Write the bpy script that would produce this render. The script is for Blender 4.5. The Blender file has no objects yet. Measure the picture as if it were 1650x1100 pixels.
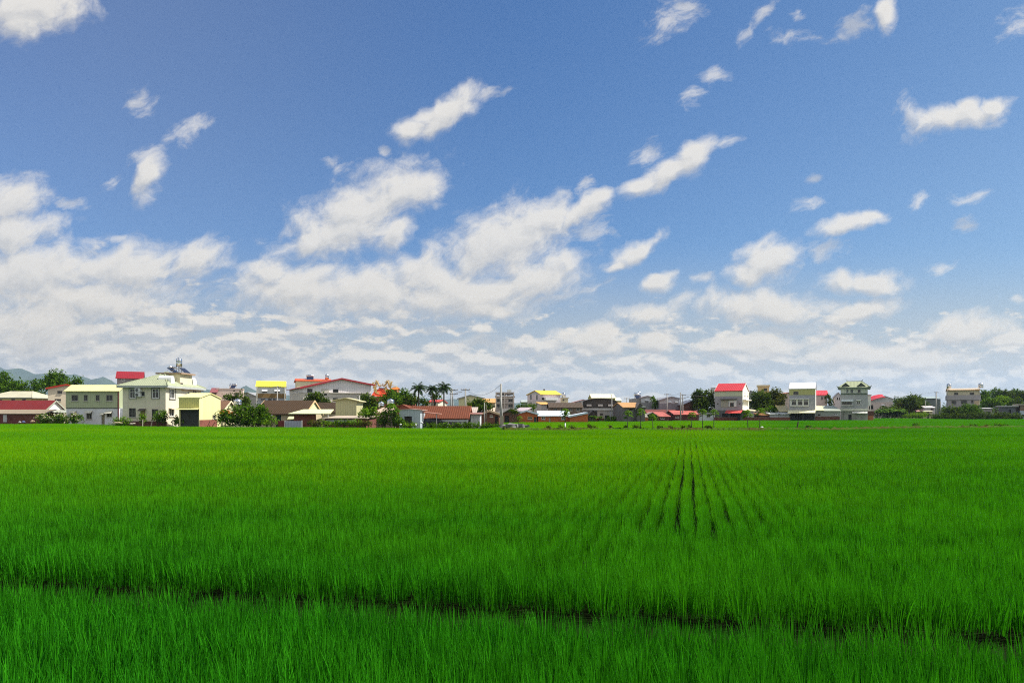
import bpy, math, random
import numpy as np
from mathutils import Vector

R = math.radians
sc = bpy.context.scene
COL = sc.collection

# ------------------------------------------------------------------ camera
F, HX, HY, CH = 1100.0, 825.0, 664.0, 2.2      # focal length / horizon in the photo's pixels, eye height in metres
cam_d = bpy.data.cameras.new('camera')
cam_d.lens = 24.0
cam_d.sensor_width = 36.0
cam_d.shift_y = 114.0 / 1650.0
cam_d.clip_start = 0.1
cam_d.clip_end = 40000.0
cam = bpy.data.objects.new('camera', cam_d)
cam.location = (0, 0, CH)
cam.rotation_euler = (R(90), 0, 0)
COL.objects.link(cam)
sc.camera = cam

# ------------------------------------------------------------------ sun, exposure
SUN_EL, SUN_AZ = R(52), R(8)                   # azimuth measured from +X towards +Y
TOSUN = Vector((math.cos(SUN_EL) * math.cos(SUN_AZ), math.cos(SUN_EL) * math.sin(SUN_AZ), math.sin(SUN_EL)))
sun_d = bpy.data.lights.new('sun', 'SUN')
sun_d.energy = 4.8
sun_d.angle = R(0.5)
sun_d.color = (1.0, 0.95, 0.86)
sun = bpy.data.objects.new('sun', sun_d)
sun.rotation_euler = TOSUN.to_track_quat('Z', 'Y').to_euler()
sun.location = (60, 20, 80)
COL.objects.link(sun)
sc.view_settings.view_transform = 'Standard'
sc.view_settings.look = 'None'
sc.view_settings.gamma = 1.0
sc.view_settings.use_curve_mapping = False
sc.view_settings.exposure = 0.7
sc.cycles.use_denoising = False
sc.cycles.filter_width = 1.1

# ------------------------------------------------------------------ node helper
class Nodes:
    def __init__(s, tree):
        s.t = tree
    def n(s, typ, ins=None, **props):
        nd = s.t.nodes.new(typ)
        for k, v in props.items():
            setattr(nd, k, v)
        for k, v in (ins or {}).items():
            sock = nd.inputs[k]
            if hasattr(v, 'is_linked') or isinstance(v, bpy.types.NodeSocket):
                s.t.links.new(v, sock)
            else:
                if sock.type == 'RGBA' and hasattr(v, '__len__') and len(v) == 3:
                    v = (*v, 1.0)
                sock.default_value = v
        return nd
    def m(s, op, a, b=0.0, c=0.0, clamp=False):
        nd = s.n('ShaderNodeMath', {0: a, 1: b, 2: c}, operation=op)
        nd.use_clamp = clamp
        return nd.outputs[0]
    def v(s, op, a, b=(0, 0, 0), c=(0, 0, 0)):
        nd = s.n('ShaderNodeVectorMath', {0: a, 1: b, 2: c}, operation=op)
        return nd.outputs['Value'] if op in ('LENGTH', 'DOT_PRODUCT', 'DISTANCE') else nd.outputs['Vector']
    def mix(s, f, a, b, blend='MIX'):
        nd = s.n('ShaderNodeMix', data_type='RGBA', blend_type=blend)
        for k, v in ((0, f), (6, a), (7, b)):
            sock = nd.inputs[k]
            if isinstance(v, bpy.types.NodeSocket):
                s.t.links.new(v, sock)
            else:
                if k and len(v) == 3:
                    v = (*v, 1.0)
                sock.default_value = v
        return nd.outputs[2]
    def ramp(s, x, lo, hi, a=0.0, b=1.0, smooth=True):
        nd = s.n('ShaderNodeMapRange', {0: x, 1: lo, 2: hi, 3: a, 4: b}, interpolation_type='SMOOTHSTEP' if smooth else 'LINEAR')
        nd.clamp = True
        return nd.outputs[0]

# ------------------------------------------------------------------ sky with clouds (world)
CLOUDS = [  # centre, radii in the sky plane (photo pixels), lean, thinness
 (45,20,105,48,15,0),(120,5,40,20,30,.3),(230,162,24,20,60,.45),(305,210,44,16,30,.45),(246,285,26,46,-15,.15),(235,255,40,12,15,.4),
 (12,330,70,48,15,.1),(30,380,80,42,0,0),(60,445,150,66,0,0),(205,432,140,48,0,.1),(310,425,75,36,15,.15),(60,520,130,46,0,.1),
 (170,295,20,12,30,.6),(115,332,36,13,0,.5),(260,470,110,30,0,.25),(195,387,24,8,0,.6),(150,490,160,40,0,.15),
 (590,338,148,58,30,0),(560,365,120,56,15,0),(648,305,74,42,15,0),(500,390,64,28,15,0),(648,374,34,24,45,.1),
 (535,270,26,16,0,.6),(622,245,14,10,0,.6),
 (815,390,135,60,15,0),(870,360,90,36,15,0),(935,345,75,24,30,.1),(970,322,36,16,30,.2),(950,380,36,22,15,.35),
 (480,470,112,46,0,.1),(440,450,44,40,45,.1),(600,472,130,48,0,.1),(760,470,170,48,0,.02),(870,448,85,38,15,.05),(800,497,60,22,0,.1),(690,440,110,40,0,.2),
 (900,480,90,10,15,.5),(720,525,60,10,0,.5),
 (712,186,80,28,30,0),(665,208,26,16,15,.05),(790,155,44,11,15,.25),
 (1080,280,84,22,30,0),(1120,255,44,30,45,0),(1046,246,24,18,30,.35),(1165,232,34,8,30,.4),(1030,300,40,14,15,.05),(950,300,24,16,60,.6),
 (1020,406,62,18,30,.05),(990,430,28,10,30,.2),
 (1245,422,70,40,15,0),(1215,440,50,24,0,0),(1365,362,68,16,15,.15),(1400,348,30,10,15,.2),(1300,330,28,12,15,.25),(1330,405,40,16,15,.5),
 (1540,190,90,24,15,0),(1475,188,26,32,30,.26),(1560,170,22,14,45,.2),(1595,168,48,15,15,.1),
 (1078,35,56,30,30,.3),(1105,10,30,16,15,.3),(1220,38,46,10,45,.35),(1286,22,14,12,0,.6),(1375,40,32,18,30,.3),(1428,25,20,36,-15,.2),(1290,60,60,12,0,.7),(1630,38,34,22,30,.6),
 (1150,122,22,18,30,.5),(1120,160,30,14,30,.75),
 (1062,456,32,18,15,.15),(1130,452,26,11,0,.3),
 (1225,492,122,28,0,0),(1040,507,62,20,0,.1),(1085,490,36,12,30,.3),(1370,507,84,20,15,.05),(1270,527,90,12,0,.3),
 (1398,456,74,22,0,.08),(1360,455,36,22,0,.05),(1520,441,28,12,15,.35),(1310,282,16,9,0,.6),
 (950,548,64,22,0,.08),(965,540,30,22,0,.05),(1052,552,36,14,0,.12),(780,558,66,13,0,.25),
 (1210,556,110,22,0,.1),(1240,545,50,20,0,.1),(1380,568,120,22,0,.1),(1470,576,110,22,0,.1),(1440,565,40,18,0,.05),(1562,530,84,24,0,.1),(1625,552,80,14,0,.2),
 (1480,322,24,10,30,.4),(1568,312,36,8,15,.35),(1558,360,24,18,15,.4),(1640,490,22,8,0,.5),
]

def make_world():
    w = bpy.data.worlds.new("World")
    sc.world = w
    w.use_nodes = True
    t = w.node_tree
    t.nodes.clear()
    N = Nodes(t)
    out = N.n('ShaderNodeOutputWorld')
    bg = N.n('ShaderNodeBackground', {'Strength': 0.1})
    t.links.new(bg.outputs[0], out.inputs[0])
    sky = N.n('ShaderNodeTexSky', sky_type='NISHITA', sun_disc=False, sun_elevation=SUN_EL,
              sun_rotation=R(90) - SUN_AZ, air_density=1.0, dust_density=1.2, ozone_density=2.0, altitude=0)
    d = N.n('ShaderNodeTexCoord').outputs['Generated']
    s = N.n('ShaderNodeSeparateXYZ', {0: d})
    yc = N.m('MAXIMUM', s.outputs[1], 0.06)
    u = N.m('MULTIPLY', N.m('DIVIDE', s.outputs[0], yc), 11.0)
    v = N.m('MULTIPLY', N.m('DIVIDE', s.outputs[2], yc), 11.0)
    p = N.n('ShaderNodeCombineXYZ', {0: u, 1: v, 2: 1.0}).outputs[0]

    # density of the cumulus clouds as a group, read twice (here, and a little nearer the sun)
    g = bpy.data.node_groups.new('cloud_density', 'ShaderNodeTree')
    g.interface.new_socket('P', in_out='INPUT', socket_type='NodeSocketVector')
    g.interface.new_socket('D', in_out='OUTPUT', socket_type='NodeSocketFloat')
    g.interface.new_socket('Faint', in_out='OUTPUT', socket_type='NodeSocketFloat')
    G = Nodes(g)
    gi = g.nodes.new('NodeGroupInput'); go = g.nodes.new('NodeGroupOutput')
    P = gi.outputs[0]
    wn = G.n('ShaderNodeTexNoise', {'Vector': P, 'Scale': 0.9, 'Detail': 3.0, 'Roughness': 0.55})
    warp = G.v('MULTIPLY', G.v('SUBTRACT', wn.outputs['Color'], (.5, .5, .5)), (0.75, 0.55, 0.0))
    P2 = G.v('ADD', P, warp)
    rots, acc, acf = {}, None, None
    for cx, cy, rx, ry, an, thin in CLOUDS:
        a = R(an)
        if an not in rots:
            c_, s_ = math.cos(a), math.sin(a)
            rots[an] = G.n('ShaderNodeCombineXYZ', {0: G.v('DOT_PRODUCT', P2, (c_, s_, 0)), 1: G.v('DOT_PRODUCT', P2, (-s_, c_, 0)), 2: 1.0}).outputs[0]
        cu, cv = (cx - HX) / 100, (HY - cy) / 100
        q = (cu * math.cos(a) + cv * math.sin(a), -cu * math.sin(a) + cv * math.cos(a))
        rx, ry = rx / 100 * 1.07, ry / 100 * 1.12
        L = G.v('LENGTH', G.v('MULTIPLY_ADD', rots[an], (1 / rx, 1 / ry, thin * 0.9 if thin < .25 else (thin - .25) * .9), (-q[0] / rx, -q[1] / ry, 0)))
        if thin >= 0.25: acf = L if acf is None else G.m('MINIMUM', acf, L)
        else: acc = L if acc is None else G.m('MINIMUM', acc, L)
    pr = G.v('ADD', P, warp)
    c_, s_ = math.cos(R(24)), math.sin(R(24))
    q = G.n('ShaderNodeCombineXYZ', {0: G.m('MULTIPLY', G.v('DOT_PRODUCT', pr, (c_, s_, 0)), 0.86), 1: G.m('MULTIPLY', G.v('DOT_PRODUCT', pr, (-s_, c_, 0)), 1.2), 2: 1.0}).outputs[0]
    n1 = G.n('ShaderNodeTexNoise', {'Vector': q, 'Scale': 2.1, 'Detail': 10.0, 'Roughness': 0.62})
    dd = G.m('ADD', G.m('SUBTRACT', 1.0, acc), G.m('MULTIPLY', G.m('SUBTRACT', n1.outputs[0], 0.5), 1.6))
    n2 = G.n('ShaderNodeTexNoise', {'Vector': G.v('MULTIPLY', q, (0.8, 1.3, 1)), 'Scale': 4.2, 'Detail': 8.0, 'Roughness': 0.66})
    g.links.new(dd, go.inputs[0])
    g.links.new(G.m('ADD', G.m('SUBTRACT', 0.95, acf), G.m('MULTIPLY', G.m('SUBTRACT', n2.outputs[0], 0.5), 2.6)), go.inputs[1])
    def dens(pos):
        nd = t.nodes.new('ShaderNodeGroup'); nd.node_tree = g
        t.links.new(pos, nd.inputs[0])
        return nd.outputs
    d0, df = dens(p)[:2]
    d1 = dens(N.v('ADD', p, (0.08, 0.17, 0)))[0]
    alpha = N.ramp(d0, -0.10, 0.68)
    af = N.m('MULTIPLY', N.ramp(df, -0.15, 1.0), 0.62)
    lit = N.ramp(N.m('SUBTRACT', d0, d1), -0.42, 0.36)
    core = N.ramp(d0, 0.15, 0.9)
    edge = N.mix(lit, (3.45, 3.45, 3.5), (5.6, 5.32, 4.9))
    ccol = N.mix(N.m('MULTIPLY', core, 0.45), edge, (4.4, 4.3, 4.1))
    ccol = N.mix(1.0, ccol, N.mix(N.ramp(v, 0.6, 3.0), (1.0, 0.95, 0.87), (1.0, 1.0, 1.0)), 'MULTIPLY')
    # clear sky: Nishita pulled a little towards the photograph's denser blue
    tint = N.mix(N.ramp(v, 0.4, 2.6), (0.50, 0.56, 0.60), (0.39, 0.57, 0.73))
    tint = N.mix(N.ramp(v, 3.0, 7.0), tint, (0.32, 0.52, 0.71))
    tint = N.mix(1.0, tint, N.mix(N.ramp(u, -7.5, 7.5, 0, 1, False), (0.60, 0.90, 1.12), (0.90, 0.88, 0.86)), 'MULTIPLY')
    blue = N.mix(1.0, sky.outputs[0], tint, 'MULTIPLY')
    # far cloud layers stacked towards the horizon: rows of small flat based puffs in pale haze
    sq = N.v('MULTIPLY', p, (0.80, 1.75, 1))
    kw = {'Scale': 2.3, 'Detail': 9.0, 'Roughness': 0.58, 'Distortion': 0.0}
    hn = N.n('ShaderNodeTexNoise', {'Vector': sq, **kw}).outputs[0]
    hn2 = N.n('ShaderNodeTexNoise', {'Vector': N.v('ADD', sq, (0.03, 0.20, 0)), **kw}).outputs[0]
    left = N.ramp(u, 1.0, -7.0, 0.0, 0.16)
    lowness = N.m('ADD', N.ramp(v, 2.6, 0.5, -0.30, 0.10), left)
    ha = N.ramp(N.m('ADD', hn, lowness), 0.46, 0.60)
    hl = N.ramp(N.m('SUBTRACT', hn, hn2), -0.10, 0.12)
    hcol = N.mix(hl, (3.35, 3.33, 3.28), (5.7, 5.2, 4.45))
    veil = N.m('ADD', N.ramp(v, 2.9, 0.2, 0.0, 0.9), N.m('MULTIPLY', left, 0.9), clamp=True)
    base = N.mix(veil, blue, (3.3, 3.35, 3.35))
    c1 = N.mix(N.m('MULTIPLY', ha, N.m('MULTIPLY', N.ramp(v, 0.0, 0.5, 0.55, 0.85), N.ramp(v, 3.3, 2.2))), base, hcol)
    front = N.m('GREATER_THAN', s.outputs[1], 0.07)
    a2 = N.m('MULTIPLY', N.m('MAXIMUM', N.m('MULTIPLY', alpha, 0.95), af), front)
    c2 = N.mix(a2, c1, ccol)
    # the rest of the sky, behind and overhead: unseen bright cloud added to fill shaded walls
    rn = N.n('ShaderNodeTexNoise', {'Vector': N.v('MULTIPLY', d, (1, 1, 1.6)), 'Scale': 2.6, 'Detail': 6.0, 'Roughness': 0.55}).outputs[0]
    rear_fill = N.mix(N.ramp(rn, 0.40, 0.60), N.mix(1.0, sky.outputs[0], (0.6, 0.7, 0.78), 'MULTIPLY'), (6.8, 6.6, 6.2))
    c3 = N.mix(N.ramp(s.outputs[1], 0.02, 0.2), rear_fill, c2)
    t.links.new(c3, bg.inputs[0])
    return w
make_world()

# ------------------------------------------------------------------ materials
MATS = {}
def new_mat(key):
    m = bpy.data.materials.new(key)
    m.use_nodes = True
    m.node_tree.nodes.clear()
    return m, Nodes(m.node_tree)

def finish(m, N, col, rough=0.8, bump=None, bstr=0.3, bdist=0.02, metal=0.0, spec=0.3):
    b = N.n('ShaderNodeBsdfPrincipled', {'Roughness': rough, 'Metallic': metal, 'Specular IOR Level': spec, 'Base Color': col})
    if bump is not None:
        bn = N.n('ShaderNodeBump', {'Height': bump, 'Strength': bstr, 'Distance': bdist})
        m.node_tree.links.new(bn.outputs[0], b.inputs['Normal'])
    o = N.n('ShaderNodeOutputMaterial')
    m.node_tree.links.new(b.outputs[0], o.inputs[0])
    return m

def scl(c, k):
    return tuple(min(1.0, x * k) for x in c)

def plaster(c, dirt=0.35):
    """painted render or concrete: blotches and rain streaks"""
    key = ('plaster', c, dirt)
    if key in MATS: return MATS[key]
    m, N = new_mat('plaster')
    tc = N.n('ShaderNodeTexCoord').outputs['Object']
    n1 = N.n('ShaderNodeTexNoise', {'Vector': tc, 'Scale': 0.7, 'Detail': 6.0, 'Roughness': 0.65}).outputs[0]
    n2 = N.n('ShaderNodeTexNoise', {'Vector': N.v('MULTIPLY', tc, (2.6, 2.6, 0.18)), 'Scale': 1.0, 'Detail': 5.0, 'Roughness': 0.6}).outputs[0]
    f = N.m('ADD', N.ramp(n1, 0.42, 0.75, 0, dirt), N.ramp(n2, 0.5, 0.8, 0, dirt * 1.2), clamp=True)
    col = N.mix(f, c, scl((c[0] * .9, c[1] * .86, c[2] * .8), 0.55))
    n3 = N.n('ShaderNodeTexNoise', {'Vector': tc, 'Scale': 14.0, 'Detail': 3.0}).outputs[0]
    MATS[key] = finish(m, N, col, 0.85, n3, 0.25, 0.02)
    return MATS[key]

def sheet(c, ax='x', pitch=0.35, rust=0.25, rough=0.5):
    """profiled metal sheet, ribs spaced along the given axis"""
    key = ('sheet', c, ax, pitch, rust)
    if key in MATS: return MATS[key]
    m, N = new_mat('metal_sheet')
    tc = N.n('ShaderNodeTexCoord').outputs['Object']
    s = N.n('ShaderNodeSeparateXYZ', {0: tc})
    w = N.m('MULTIPLY', s.outputs['xyz'.index(ax)], 1.0 / pitch)
    fr = N.m('FRACT', w)
    rib = N.ramp(N.m('ABSOLUTE', N.m('SUBTRACT', fr, 0.5)), 0.30, 0.46)
    n1 = N.n('ShaderNodeTexNoise', {'Vector': tc, 'Scale': 0.55, 'Detail': 7.0, 'Roughness': 0.65}).outputs[0]
    pan = N.n('ShaderNodeTexWhiteNoise', {0: N.v('FLOOR', N.v('MULTIPLY', tc, (0.9, 0.9, 0.0)))}, noise_dimensions='3D').outputs[0]
    col = N.mix(N.ramp(n1, 0.52, 0.8, 0, rust), c, scl((c[0] * .8, c[1] * .7, c[2] * .6), 0.6))
    col = N.mix(N.ramp(pan, 0, 1, 0, 0.35, False), col, scl(c, 0.66))
    col = N.mix(N.m('MULTIPLY', rib, 0.18), col, scl(c, 0.6))
    MATS[key] = finish(m, N, col, rough, rib, 0.6, 0.04, 0.0, 0.4)
    return MATS[key]

def tiles(c, ax='x'):
    """tiled roof: courses of curved tiles with mossy and bleached patches"""
    key = ('tiles', c, ax)
    if key in MATS: return MATS[key]
    m, N = new_mat('roof_tiles')
    tc = N.n('ShaderNodeTexCoord').outputs['Object']
    s = N.n('ShaderNodeSeparateXYZ', {0: tc})
    a = s.outputs[0] if ax == 'x' else s.outputs[1]
    rows = N.m('FRACT', N.m('MULTIPLY', s.outputs[2], 4.6))
    cols = N.m('SINE', N.m('MULTIPLY', a, 21.0))
    h = N.m('ADD', N.m('MULTIPLY', cols, 0.5), rows)
    cell = N.n('ShaderNodeTexWhiteNoise', {0: N.v('FLOOR', N.v('MULTIPLY', tc, (3.3, 3.3, 4.6)))}, noise_dimensions='3D').outputs[0]
    n1 = N.n('ShaderNodeTexNoise', {'Vector': tc, 'Scale': 0.9, 'Detail': 6.0, 'Roughness': 0.7}).outputs[0]
    col = N.mix(N.ramp(cell, 0, 1, 0, 0.3, False), c, scl(c, 0.55))
    col = N.mix(N.ramp(n1, 0.5, 0.78, 0, 0.55), col, scl((c[0] * .7, c[1] * .9, c[2] * .9), 0.5))
    MATS[key] = finish(m, N, col, 0.8, h, 0.6, 0.05)
    return MATS[key]

def brick(c):
    key = ('brick', c)
    if key in MATS: return MATS[key]
    m, N = new_mat('brick')
    tc = N.n('ShaderNodeTexCoord').outputs['Object']
    s = N.n('ShaderNodeSeparateXYZ', {0: tc})
    uv = N.n('ShaderNodeCombineXYZ', {0: N.m('ADD', s.outputs[0], s.outputs[1]), 1: s.outputs[2], 2: 0.0}).outputs[0]
    bt = N.n('ShaderNodeTexBrick', {'Vector': uv, 'Color1': (*c, 1), 'Color2': (*scl(c, 0.6), 1), 'Mortar': (0.32, 0.26, 0.22, 1), 'Scale': 4.5, 'Mortar Size': 0.012, 'Brick Width': 0.9, 'Row Height': 0.32})
    n1 = N.n('ShaderNodeTexNoise', {'Vector': tc, 'Scale': 0.8, 'Detail': 6.0, 'Roughness': 0.65}).outputs[0]
    col = N.mix(N.ramp(n1, 0.48, 0.78, 0, 0.6), bt.outputs[0], scl((c[0] * .6, c[1] * .8, c[2]), 0.5))
    MATS[key] = finish(m, N, col, 0.9, bt.outputs[1], 0.3, 0.01)
    return MATS[key]

def paint(c, rough=0.5, metal=0.0):
    key = ('paint', c, rough, metal)
    if key in MATS: return MATS[key]
    m, N = new_mat('paint')
    tc = N.n('ShaderNodeTexCoord').outputs['Object']
    n1 = N.n('ShaderNodeTexNoise', {'Vector': tc, 'Scale': 3.0, 'Detail': 5.0}).outputs[0]
    col = N.mix(N.ramp(n1, 0.45, 0.8, 0, 0.4), c, scl(c, 0.6))
    MATS[key] = finish(m, N, col, rough, None, metal=metal)
    return MATS[key]

def glass():
    if 'glass' in MATS: return MATS['glass']
    m, N = new_mat('window_glass')
    tc = N.n('ShaderNodeTexCoord').outputs['Object']
    n1 = N.n('ShaderNodeTexNoise', {'Vector': tc, 'Scale': 1.3, 'Detail': 2.0}).outputs[0]
    col = N.mix(N.ramp(n1, 0.4, 0.65), (0.012, 0.013, 0.015), (0.07, 0.065, 0.06))
    MATS['glass'] = finish(m, N, col, 0.12, None, spec=0.5)
    return MATS['glass']

def leaf(key, c0, c1, trans=0.35, big=0.0):
    """foliage: every leaf its own shade between two greens, partly translucent"""
    k = ('leaf', key)
    if k in MATS: return MATS[k]
    m, N = new_mat('leaf_' + key)
    geo = N.n('ShaderNodeNewGeometry')
    r = geo.outputs['Random Per Island']
    col = N.mix(r, c0, c1)
    if big:
        n1 = N.n('ShaderNodeTexNoise', {'Vector': N.v('MULTIPLY', geo.outputs['Position'], (0.45, 1, 0)), 'Scale': 0.09, 'Detail': 5.0, 'Roughness': 0.6}).outputs[0]
        n2 = N.n('ShaderNodeTexNoise', {'Vector': N.v('MULTIPLY', geo.outputs['Position'], (1, 1, 0)), 'Scale': 0.9, 'Detail': 3.0, 'Roughness': 0.6}).outputs[0]
        col = N.mix(N.ramp(n1, 0.40, 0.62, 0, big), col, (c1[0] * 1.9, c1[1] * 1.1, c1[2] * .8))
        col = N.mix(N.ramp(n2, 0.4, 0.7, 0, 0.35), col, scl(c0, 0.7))
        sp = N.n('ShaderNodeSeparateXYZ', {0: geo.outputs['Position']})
        glow_mix = N.m('MULTIPLY', N.ramp(sp.outputs[1], 5.0, 34.0, 0, 0.9), N.ramp(N.m('SUBTRACT', sp.outputs[0], N.m('MULTIPLY', sp.outputs[1], 0.35)), -7.0, 9.0, 1.0, 0.34))  # cloud shade painted in too: the lime fades out towards the right
        glow_mix = N.m('MULTIPLY', glow_mix, N.ramp(n1, 0.36, 0.6, 0.6, 1.0))
        col = N.mix(glow_mix, col, N.mix(r, (0.10, 0.32, 0.001), (0.28, 0.51, 0.002)))      # far blades' translucent glow painted in as lime
        zz = N.n('ShaderNodeSeparateXYZ', {0: geo.outputs['Position']}).outputs[2]
        col = N.mix(N.ramp(zz, 0.30, 0.50, 0, 0.5), col, (c1[0] * 1.6, c1[1] * 1.25, c1[2]))     # yellower and lighter towards blade tip height
    b = N.n('ShaderNodeBsdfPrincipled', {'Base Color': col, 'Roughness': 0.6, 'Specular IOR Level': 0.03})
    tcol = N.mix(1.0, col, (1.25, 1.15, 0.5), 'MULTIPLY')
    tr = N.n('ShaderNodeBsdfTranslucent', {'Color': tcol})
    mx = N.n('ShaderNodeMixShader', {0: trans, 1: b.outputs[0], 2: tr.outputs[0]})
    o = N.n('ShaderNodeOutputMaterial', {0: mx.outputs[0]})
    MATS[k] = m
    return m

def soil(key, c0, c1, scale=0.4):
    k = ('soil', key)
    if k in MATS: return MATS[k]
    m, N = new_mat(key)
    pos = N.n('ShaderNodeNewGeometry').outputs['Position']
    n1 = N.n('ShaderNodeTexNoise', {'Vector': pos, 'Scale': scale, 'Detail': 8.0, 'Roughness': 0.7}).outputs[0]
    n2 = N.n('ShaderNodeTexNoise', {'Vector': pos, 'Scale': scale * 12, 'Detail': 4.0}).outputs[0]
    MATS[k] = finish(m, N, N.mix(N.ramp(n1, 0.35, 0.65), c0, c1), 0.95, n2, 0.6, 0.08, spec=0.03)
    return MATS[k]

# ------------------------------------------------------------------ meshes
class MB:
    def __init__(s):
        s.v, s.f = [], []
    def poly(s, *pts):
        b = len(s.v)
        s.v += [tuple(p) for p in pts]
        s.f.append(tuple(range(b, b + len(pts))))
        return s
    def box(s, x0, x1, y0, y1, z0, z1):
        x0, x1 = sorted((x0, x1)); y0, y1 = sorted((y0, y1)); z0, z1 = sorted((z0, z1))
        b = len(s.v)
        s.v += [(x0, y0, z0), (x1, y0, z0), (x1, y1, z0), (x0, y1, z0), (x0, y0, z1), (x1, y0, z1), (x1, y1, z1), (x0, y1, z1)]
        s.f += [tuple(b + i for i in q) for q in ((0, 3, 2, 1), (4, 5, 6, 7), (0, 1, 5, 4), (1, 2, 6, 5), (2, 3, 7, 6), (3, 0, 4, 7))]
        return s
    def slab(s, pts, th):
        """thick sheet: the polygon pts is its top, th its thickness straight down"""
        n, b = len(pts), len(s.v)
        s.v += [tuple(p) for p in pts] + [(p[0], p[1], p[2] - th) for p in pts]
        s.f.append(tuple(range(b, b + n)))
        s.f.append(tuple(b + n + i for i in reversed(range(n))))
        for i in range(n):
            j = (i + 1) % n
            s.f.append((b + i, b + n + i, b + n + j, b + j))
        return s
    def tube(s, pts, rad, n=7, cap=True):
        pts = [Vector(p) for p in pts]
        rad = rad if hasattr(rad, '__len__') else [rad] * len(pts)
        rings = []
        for i, p in enumerate(pts):
            t = (pts[min(i + 1, len(pts) - 1)] - pts[max(i - 1, 0)]).normalized()
            a = t.cross(Vector((0, 0, 1)) if abs(t.z) < 0.9 else Vector((1, 0, 0))).normalized()
            c = t.cross(a)
            b = len(s.v)
            for k in range(n):
                q = 2 * math.pi * k / n
                s.v.append(tuple(p + (a * math.cos(q) + c * math.sin(q)) * rad[i]))
            rings.append(b)
        for r0, r1 in zip(rings, rings[1:]):
            for k in range(n):
                s.f.append((r0 + k, r0 + (k + 1) % n, r1 + (k + 1) % n, r1 + k))
        if cap:
            s.f.append(tuple(rings[0] + k for k in reversed(range(n))))
            s.f.append(tuple(rings[-1] + k for k in range(n)))
        return s
    def lathe(s, c, prof, n=16):
        return s.tube([(c[0], c[1], c[2] + z) for r, z in prof], [max(r, .004) for r, z in prof], n)
    def build(s, name, mat, parent=None, smooth=False):
        me = bpy.data.meshes.new(name)
        me.from_pydata(s.v, [], s.f)
        me.materials.append(mat)
        if smooth:
            me.polygons.foreach_set('use_smooth', [True] * len(me.polygons))
        o = bpy.data.objects.new(name, me)
        COL.objects.link(o)
        o.parent = parent
        return o

def np_mesh(name, V, Q, mat, parent=None):
    """V (n,3) float, Q (m,4) int"""
    me = bpy.data.meshes.new(name)
    me.vertices.add(len(V)); me.vertices.foreach_set('co', np.asarray(V, np.float32).ravel())
    me.loops.add(Q.size); me.loops.foreach_set('vertex_index', np.asarray(Q, np.int32).ravel())
    me.polygons.add(len(Q))
    me.polygons.foreach_set('loop_start', np.arange(0, Q.size, Q.shape[1], dtype=np.int32))
    me.polygons.foreach_set('loop_total', np.full(len(Q), Q.shape[1], dtype=np.int32))
    me.materials.append(mat)
    me.update(calc_edges=True)
    o = bpy.data.objects.new(name, me)
    return o

def thing(name, label, cat, loc=(0, 0, 0), rz=0.0, group=None):
    o = bpy.data.objects.new(name, None)
    o.empty_display_size = 0.3
    o.location = loc
    o.rotation_euler = (0, 0, rz)
    COL.objects.link(o)
    o['label'] = label; o['category'] = cat
    if group: o['group'] = group
    return o
def tag(o, label=None, cat=None, group=None, kind=None):
    for k, v in (('label', label), ('category', cat), ('group', group), ('kind', kind)):
        if v: o[k] = v
    return o

# ------------------------------------------------------------------ reading the survey: zoomed pixels -> metres
ZX, ZS = 0.0, 7.4818
def zone(x0):
    global ZX
    ZX = x0
def ppx(X): return ZX + X / ZS
def ppy(Y): return 560.0 + Y / ZS
def bear(X): return (ppx(X) - HX) / F                     # tangent of the bearing
def wx(X, D): return bear(X) * D
def wz(Y, D): return CH + (HY - ppy(Y)) / F * D

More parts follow.
